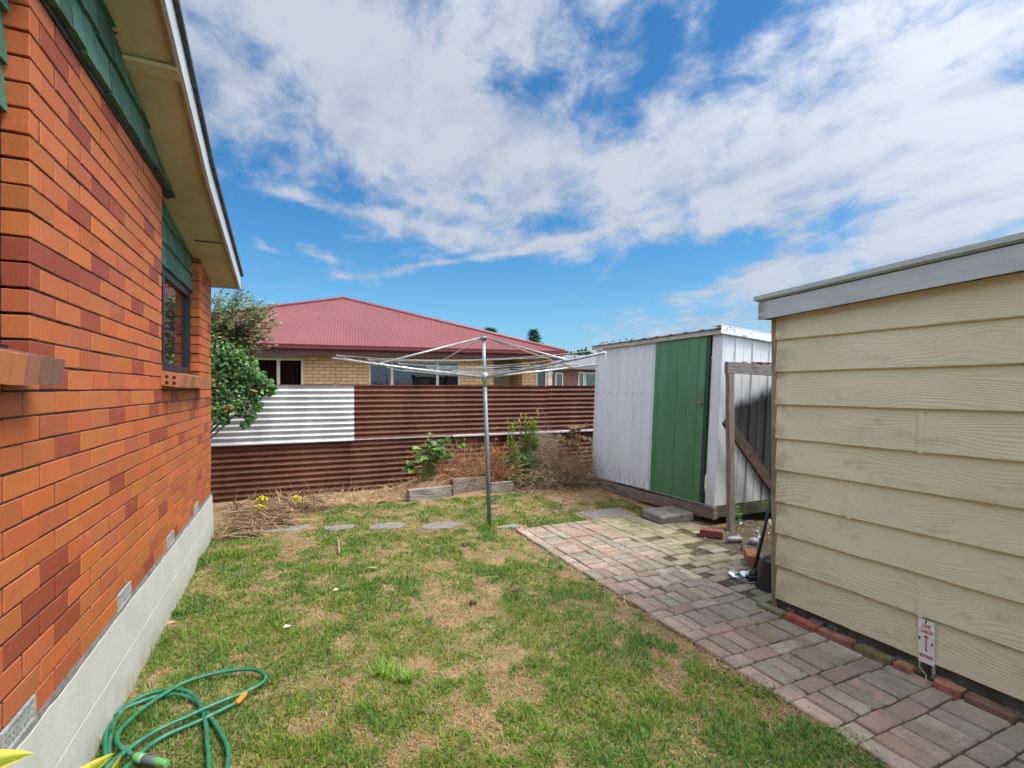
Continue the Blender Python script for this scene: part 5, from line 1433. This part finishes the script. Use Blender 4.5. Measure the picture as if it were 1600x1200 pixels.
def plants():
    # broad-leaved green plant above the low sleeper
    t=thing('broad_leaved_plant',(1.85,7.45,.05),'broad-leaved bright green plant against the brown fence above the low sleeper','plant')
    m=MB(); lm=MB(); c0=onY(690,700,7.5)
    for k in range(70):
        px=rnd.gauss(684,13); py=rnd.gauss(703,10)
        if k<7: px,py=rnd.uniform(636,655),rnd.uniform(722,736)
        p=onY(px,py,rnd.uniform(7.3,7.6)); b=Vector((1.85+rnd.uniform(-.08,.08),7.5,.08))
        md=b.lerp(p,.6)+Vector((0,0,.05)); m.tube([b,md,p],.005,5,(.16,.24,.07),0,False)
        lm.rleaf(p-Vector((rnd.uniform(.02,.10),0,0)),(rnd.uniform(-.6,1),rnd.uniform(-.9,.1),rnd.uniform(-.2,.15)),(rnd.uniform(-.25,.25),-.45,1),rnd.uniform(.08,.155),rnd.uniform(.06,.11),jit(rnd.choice([(.07,.18,.028),(.12,.26,.04),(.045,.12,.024)]),.35),.25,.2)
    m.build('stem',MAT['leaf'],t); lm.build('foliage',MAT['leaf'],t)
    # tall green weed with yellowing tips
    WXX=onY(818,742,7.45).x
    t=thing('tall_weed',(WXX,7.5,.1),'tall upright green weed with yellow tips in the middle of the bed','weed')
    m=MB(); lm=MB()
    for k in range(34):
        px=rnd.choice([794,800,806,811,816,820,824,828,831,834,838]); tp=onY(px+rnd.uniform(-6,6),rnd.uniform(636,690) if px>815 else rnd.uniform(655,700),7.45)
        b=onY(px+rnd.uniform(-5,5),742,7.45+rnd.uniform(-.1,.1)); b.z=.1; pts=[b,b.lerp(tp,.5)+Vector((rnd.uniform(-.02,.02),0,0)),tp]; m.tube(pts,.005,5,(.14,.25,.05),0,False,.002)
        n=54
        for i in range(n):
            f=i/n; q=b.lerp(tp,f); a=rnd.uniform(0,6.283); yel=f>.85 and rnd.random()<.7
            c=(.42,.36,.06) if yel else (.07+.12*f,.20+.13*f,.035+.015*f)
            lm.leaf(q,(math.cos(a),math.sin(a),.7),(0,0,1),rnd.uniform(.07,.13)*(1.25-.6*f),rnd.uniform(.014,.028),jit(c),.2,.1)
    for k in range(900):
        q=Vector((WXX+rnd.gauss(0,.16),7.4+rnd.uniform(-.2,.1),rnd.uniform(.08,.5))); lm.leaf(q,(rnd.uniform(-1,1),rnd.uniform(-1,.3),rnd.uniform(-.3,.6)),(0,-.3,1),rnd.uniform(.05,.11),rnd.uniform(.02,.04),jit(rnd.choice([(.06,.16,.05),(.09,.21,.05),(.12,.22,.07)])),.25,.15)
    m.build('stem',MAT['leaf'],t); lm.build('foliage',MAT['leaf'],t)
    t=thing('low_weed',(WXX,7.15,0),'low green weed patch at the foot of the tall weed','weed'); lm=MB()
    for k in range(700):
        q=Vector((WXX-.08+rnd.gauss(0,.22),7.15+rnd.uniform(-.12,.2),rnd.uniform(.0,.2))); lm.leaf(q,(rnd.uniform(-1,1),rnd.uniform(-1,.3),rnd.uniform(-.1,.9)),(0,-.3,1),rnd.uniform(.04,.10),rnd.uniform(.012,.03),jit(rnd.choice([(.07,.16,.03),(.13,.17,.04),(.30,.24,.08)])),.25,.15)
    lm.build('foliage',MAT['leaf'],t)
    # yellow and red-leaved seedling on the right
    t=thing('yellowing_seedling',(4.05,7.3,.3),'yellow and green leaved seedling over the brush heap near the shed','plant'); m=MB(); lm=MB()
    for k in range(24):
        px,py=rnd.uniform(878,912),rnd.uniform(666,702)
        if k>20: px,py=rnd.uniform(922,928),rnd.uniform(684,705)
        p=onY(px,py,7.2); b=Vector((p.x-.05,7.3,.25)); m.tube([b,b.lerp(p,.5),p],.004,5,(.36,.12,.07),0,False)
        for j in range(9):
            a=rnd.uniform(0,6.283); c=rnd.choice([(.48,.36,.13),(.55,.42,.22),(.10,.24,.06),(.45,.23,.13)]); lm.leaf(p,(math.cos(a),math.sin(a)*.6,rnd.uniform(-.2,.6)),(0,-.5,1),rnd.uniform(.06,.12),.045,jit(c),.25,.2)
    for (px,py) in ((917,662),(905,680)):
        p=onY(px,py,7.2); b=onY(px-6,720,7.2); m.tube([b,p],.005,5,(.36,.10,.06),0,False)
        for j in range(7): lm.leaf(p-Vector((0,0,rnd.uniform(0,.06))),(rnd.uniform(-1,1),rnd.uniform(-1,1),.5),(0,-.5,1),.04,.02,(.5,.3,.18))
    m.build('stem',MAT['leaf'],t); lm.build('foliage',MAT['leaf'],t)
    # bare twig leaning up across the fence
    m=MB(); a=onY(872,690,7.55); b=onY(836,625,7.7); m.tube([a,a.lerp(b,.5)+Vector((.03,0,.02)),b],.0045,5,(.20,.16,.15),0,True,.002)
    for f in (.3,.5,.7,.85): p=a.lerp(b,f); m.tube([p,p+Vector((rnd.uniform(-.02,.06),-.02,.07))],.002,4,(.2,.16,.15),0,False)
    tag(m.build('bare_twig',MAT['dry'],org=(a.x,a.y,a.z)),'thin bare twig leaning up from the brush heap across the brown fence','twig')
    # yellow variegated clumps at the fence foot
    for (px,py,lab) in ((410,784,'yellow leaf clump highest of the pair against the fence foot'),(408,797,'yellow leaf clump lower on the dead leaf heap'),(464,783,'separate yellow leaf clump right of the leaf heap')):
        p=onZ(px,py,.10); m=MB()
        for k in range(44):
            a=rnd.uniform(0,6.283); m.leaf(p+Vector((rnd.gauss(0,.02),0,rnd.uniform(-.02,.05))),(math.cos(a),math.sin(a),rnd.uniform(-.1,.7)),(0,-.3,1),rnd.uniform(.05,.085),.03,jit(rnd.choice([(.70,.52,.01),(.78,.62,.04),(.45,.42,.03)]),.15),.25,.1)
        tag(m.build('yellow_plant',MAT['leaf'],org=(p.x,p.y,p.z-.05)),lab,'plant','yellow-leaved clumps at the fence foot')
    # small green weed by the shed post
    t=thing('post_weed',(4.66,4.12,0),'small bright green weed growing beside the shed post','weed'); lm=MB()
    b=onZ(1149,827,0)
    for k in range(46):
        h=rnd.uniform(.02,.24); a=rnd.uniform(0,6.283); lm.leaf(Vector((b.x+rnd.gauss(0,.02)+.02,b.y+.02,h)),(math.cos(a),math.sin(a),rnd.uniform(-.1,.8)),(0,-.4,1),rnd.uniform(.05,.10),.025,jit((.07,.20,.03)),.25,.2)
    lm.build('foliage',MAT['leaf'],t)
    # dense lower shrub behind the house corner
    t=thing('leafy_shrub',(-1.25,7.15,0),'dense dark green leafy shrub at the brick house corner before the silver sheet','shrub')
    m=MB(); b=Vector((-1.35,7.1,0)); 
    for (px,py) in ((345,650),(375,640),(355,610),(400,600),(340,580),(385,575)):
        p=onY(px,py,7.0); m.tube([b,b.lerp(p,.5)+Vector((-.1,0,.15)),p],.016,6,(1,1,1),0,False,.006)
    m.build('branch',MAT['bark'],t); lm=MB()
    cl=[(352,545,12),(372,556,12),(390,566,11),(335,545,12),(352,560,14),(338,590,16),(345,640,10),(335,610,14),(338,650,9),(350,655,8),(336,635,10),(345,575,14),(360,560,12),(375,575,16),(350,600,22),(385,595,20),(400,605,18),(412,605,12),(370,615,18),(345,625,16),(395,625,13),(420,603,6),(375,640,8),(392,650,7),(383,662,5),(360,635,8),(340,640,7),(428,604,4),(424,612,4),(365,552,8),(395,578,8),(418,597,7),(330,590,18),(405,590,10),(335,560,14),(402,636,6)]
    for (px,py,r) in cl:
        for k in range(int(r*10)):
            a=rnd.uniform(0,6.283); q=r*rnd.random()**.5; y=rnd.uniform(6.85,7.35); p=onY(px+q*math.cos(a),py+q*math.sin(a),y)
            if p.x<-1.6: continue
            n=Vector((rnd.uniform(-.5,.6),rnd.uniform(-1,-.1),rnd.uniform(.3,1)))
            c=rnd.choice([(.06,.145,.035),(.10,.21,.05),(.17,.30,.08),(.035,.09,.025),(.05,.12,.03)])
            lm.leaf(p,(rnd.uniform(-.8,1),rnd.uniform(-.6,.1),rnd.uniform(-.9,.3)),n,rnd.uniform(.038,.065),rnd.uniform(.030,.046),jit(c),.2,.15)
    for (px,py) in ((350,638),(362,635),(396,610),(334,600)):
        for k in range(5): lm.leaf(onY(px+rnd.uniform(-5,5),py+rnd.uniform(-3,3),6.85),(rnd.uniform(-1,1),-.2,-.3),(0,-1,.5),.04,.03,rnd.choice([(.28,.24,.02),(.30,.16,.03)]))
    lm.build('foliage',MAT['leaf'],t)
    # airy flowering shrub above it
    t=thing('flowering_shrub',(-1.15,7.4,0),'tall airy shrub with arching sprays and small purple flowers by the brick house eave','shrub')
    m=MB(); lm=MB(); fl=MB(); b=Vector((-1.2,7.35,0)); hub=onY(325,600,7.3)
    m.tube([b,hub],.035,8,(1,1,1),0,False,.022)
    tips=[(432,478,.9),(418,462,.9),(436,500,.8),(428,530,.8),(408,530,1),(418,500,1),(400,470,1),(390,500,1),(372,515,1),(352,480,1),(342,500,1),(348,560,1),(332,475,1),(334,550,1),(425,470,1),(398,462,1),(388,452,1),(378,448,.9),(430,492,1),(414,485,1),(405,500,1),(420,515,.9),(395,520,1),(400,545,.9),(375,490,1),(365,470,1),(360,455,1),(350,448,1),(345,470,1),(352,500,1),(370,530,1),(385,555,.8),(340,455,1),(335,500,1),(345,540,1),(380,510,1),(362,548,1),(372,447,1),(392,480,1),(410,472,.9),(384,535,1),(338,525,1),(357,520,1)]
    for (px,py,w) in tips:
        for rep in range(2):
            tip=onY(px+rnd.uniform(-5,5),py+rnd.uniform(-5,5)+(rep*9),rnd.uniform(6.95,7.5)); s=hub.lerp(tip,.12)+Vector((rnd.uniform(-.1,.1),0,rnd.uniform(-.1,.1)))
            md=s.lerp(tip,.5)+Vector((rnd.uniform(-.08,0),0,.06)); pts=[s,s.lerp(md,.5)+Vector((0,0,.02)),md,md.lerp(tip,.5)+Vector((0,0,.015)),tip]
            m.tube(pts,.0065,5,(1,1,1),0,False,.0015)
            n=int(72*w)
            for i in range(n):
                f=.18+.82*i/n; k=f*4; j=min(3,int(k)); q=pts[j].lerp(pts[j+1],k-j); a=rnd.uniform(0,6.283); d=Vector((math.cos(a),math.sin(a),rnd.uniform(-.3,.7)))
                c=rnd.choice([(.12,.22,.06),(.18,.27,.09),(.26,.28,.09),(.36,.30,.11),(.08,.16,.05)]) 
                lm.leaf(q+d*.006,d,(rnd.uniform(-.5,.5),rnd.uniform(-1,0),1),rnd.uniform(.045,.09),rnd.uniform(.024,.042),jit(c),.2,.15)
                if rnd.random()<.075 or (f>.85 and rnd.random()<.12):
                    for u in range(5):
                        aa=u*1.2566; fl.leaf(q+d*.02,d*.5+Vector((math.cos(aa)*.6,-.2,math.sin(aa)*.6)),(0,-1,.2),.016,.014,rnd.choice([(.26,.10,.33),(.20,.08,.30),(.42,.22,.38)]),.1)
    m.build('branch',MAT['bark'],t); lm.build('foliage',MAT['leaf'],t); fl.build('flower',MAT['petal'],t)
    # variegated plant at the lower left, only leaf tips in view
    t=thing('variegated_plant',(-.60,1.62,0),'yellow-green variegated plant at the bottom left by the plinth, leaf tips in view','plant')
    m=MB(); lm=MB()
    def big(p,d,nrm,L,W):
        d=Vector(d).normalized(); s=d.cross(Vector(nrm)).normalized(); n=s.cross(d).normalized(); p=Vector(p); N=14; Mx=6; vs=[]; 
        for i in range(N+1):
            f=i/N; w=W*.5*math.sin(math.pi*f**.75)**.8*(1-.15*f) if 0<f<1 else 0.001
            for j in range(-Mx,Mx+1):
                g=j/Mx; vs.append(p+d*(L*f)+s*(w*g)+n*(abs(g)*w*.35-.25*L*f*f))
        W2=2*Mx+1
        for i in range(N):
            for j in range(2*Mx):
                ff=(i+.5)/N; gg=abs((j+.5)/Mx-1); e=mn.noise(Vector((ff*7,gg*3+p.x*50,p.y*9)))*.35
                if gg+e<.30: c=(.19,.25,.02)
                elif gg+e<.55: c=(.36,.36,.04)
                else: c=(.62,.52,.10)
                lm.v  # noqa
                fs.append(((i*W2+j,(i+1)*W2+j,(i+1)*W2+j+1,i*W2+j+1),c))
        b0=len(lm.v); lm.v += [tuple(v) for v in vs]
        for f,c in fs: lm.f.append([b0+k for k in f]); lm.c.append(c); lm.mi.append(0); lm.sm.append(True)
        fs.clear()
    fs=[]
    a=atD(38,1161,1.36); big(a+Vector((-.17,-.02,-.07)),Vector((.17,.02,.07)),(.1,-.2,1),.185,.115)
    a=atD(164,1171,1.48); big(a+Vector((-.10,-.09,-.10)),Vector((.10,.09,.11)),(-.3,-.2,1),.17,.11)
    a=atD(150,1200,1.45); big(a+Vector((.03,-.06,-.12)),Vector((.0,.05,.13)),(-.7,-.5,.4),.15,.075)
    base=Vector((-.60,1.62,0))
    for k in range(16):
        q=base+Vector((rnd.uniform(-.1,.1),rnd.uniform(-.2,.0),rnd.uniform(.1,.40))); an=rnd.uniform(0,6.28); big(q,(math.cos(an),math.sin(an)*.6-.2,.25),(0,0,1),.13,.07)
    m.tube([base,base+Vector((.0,-.03,.25)),base+Vector((.02,-.05,.44))],.012,7); m.build('stem',MAT['bark'],t); lm.build('foliage',MAT['leaf'],t)
    # twigs and clods on the lawn
    for (pxa,pya,pxb,pyb,lab) in ((525,838,530,864,'pale stick lying pointing away on the lawn below the second stepping stone'),(571,889,589,888,'short grey twig lying crosswise in mid lawn')):
        a=onZ(pxa,pya,.035); b=onZ(pxb,pyb,.03); m=MB(); m.tube([a,a.lerp(b,.3)+Vector((.015,0,.012)),b],.006,6,(.38,.31,.2)); tag(m.build('stick',MAT['dry'],org=(a.x,a.y,0)),lab,'stick')
    for (px,py,lab) in ((739,942,'dark clod on the lawn near the middle'),(808,923,'dark brown clod on the lawn towards the path'),(726,851,'small dark clod on the lawn below the largest stepping stone')):
        p=onZ(px,py,.02); m=MB(); m.bevbox(p.x-.028,p.x+.028,p.y-.02,p.y+.02,.0,.04,.012,(.09,.055,.04),0,None,.006); tag(m.build('clod',MAT['loosebrick'],org=(p.x,p.y,0)),lab,'clod')
    for (px,py,c,lab) in ((525,922,(.6,.5,.25),'pale yellow fallen leaf on the lawn left of centre'),(266,974,(.5,.32,.2),'tan fallen leaf near the white plinth'),(448,980,(.7,.66,.6),'whitish scrap of leaf on the left lawn')):
        p=onZ(px,py,.04); m=MB(); m.leaf((p.x-.025,p.y,.04),(1,.3,.1),(0,-.2,1),.055,.035,c,.3,.1); tag(m.build('fallen_leaf',MAT['leaf'],org=(p.x,p.y,0)),lab,'leaf')
    # bright weedy tuft in the lawn
    for (px,py,r,n,lab) in ((598,1055,.055,90,'bright yellow-green grass tuft in the front lawn, left half of the pair'),(632,1066,.045,75,'bright yellow-green grass tuft in the front lawn, right half of the pair')):
        p=onZ(px,py,0); m=MB()
        for k in range(n):
            a=rnd.uniform(0,6.283); ribbon(m,(p.x+rnd.gauss(0,r*.5),p.y+rnd.gauss(0,r*.5),.005),(math.cos(a)*.6,math.sin(a)*.6,1),rnd.uniform(.05,.10),.006,jit(rnd.choice([(.20,.36,.04),(.28,.40,.05),(.13,.27,.04)])),.8)
        tag(m.build('grass_tuft',MAT['blade'],org=(p.x,p.y,0)),lab,'grass tuft')
plants()

# ------------------------------------------------------------------ garden hose
def hose():
    Z=.035
    def zp(x,y): return onZ(130+x/5.333,1030+y/5.333,Z)
    c1=[(440,838),(390,800),(320,750),(280,690),(300,620),(370,540),(480,440),(600,350),(720,275),(850,205),(1000,155),(1200,110),(1350,95),(1450,105),(1510,140),(1515,185),(1450,235),(1330,295),(1150,365),(1000,430),(850,500),(650,590),(480,690),(350,790),(230,890),(150,990),(120,1080),(160,1110),(195,1020)]
    c3=[(197,907),(185,750),(190,600),(230,480),(320,405),(430,330),(560,275),(700,245),(840,250),(920,300),(970,370),(1000,450),(1025,560),(1035,700),(1045,800),(1047,907),(1060,1000),(1120,1060),(1175,1000),(1195,907)]
    c4=[(1210,790),(1200,700),(1150,600),(1080,490),(1000,390),(930,330),(850,290),(750,275),(620,290),(480,335),(350,390),(300,445),(250,540),(222,680),(213,820),(225,940),(260,1010),(310,960)]
    c2=[(340,907),(430,820),(560,700),(700,615),(850,550),(1000,485),(1150,412),(1250,362),(1310,322)]
    pts=[]
    pl=[(0,.0),]
    lift={}
    allp=[('a',c1),('b',c3),('c',c4),('d',c2)]
    for key,c in allp:
        for (x,y) in c:
            h={'a':.020,'b':.006,'c':.0,'d':.004}[key]
            p=zp(x,y); p.z=Z-.012+h; pts.append(p)
    # Catmull-Rom
    out=[]
    for i in range(len(pts)-1):
        p0=pts[max(0,i-1)];p1=pts[i];p2=pts[i+1];p3=pts[min(len(pts)-1,i+2)]
        n=6
        for k in range(n):
            s=k/n; out.append(.5*((2*p1)+(p2-p0)*s+(2*p0-5*p1+4*p2-p3)*s*s+(-p0+3*p1-3*p2+p3)*s**3))
    out.append(pts[-1])
    o=thing('garden_hose',(pts[0].x,pts[0].y,0),'loosely looped green garden hose lying on the grass at the bottom left','hose')
    m=MB(); m.tube(out,.0100,12); m.build('tube',MAT['hose'],o)
    a=zp(425,825); b=zp(700,885); a.z=b.z=.042; d=(b-a)
    m=MB(); m.tube([a,a+d*.06,a+d*.30],[.013,.0185,.0185],14); m.tube([a+d*.62,a+d*.66,a+d*.98,a+d],[.014,.0165,.0145,.0135],14); co=m.build('coupling',MAT['coupler'],o)
    m=MB(); m.tube([a+d*.29,a+d*.31,a+d*.61,a+d*.63],[.015,.0175,.0170,.014],14); m.build('grip_band',MAT['coupler_grey'],co)
    a=zp(1290,345); b=zp(1340,300); a.z=.03; b.z=.036; d=b-a
    m=MB(); m.tube([a-d*.3,a,a+d,b+d*.35],[.010,.0135,.0135,.010],12); m.build('end_fitting',MAT['orange'],o)
hose()
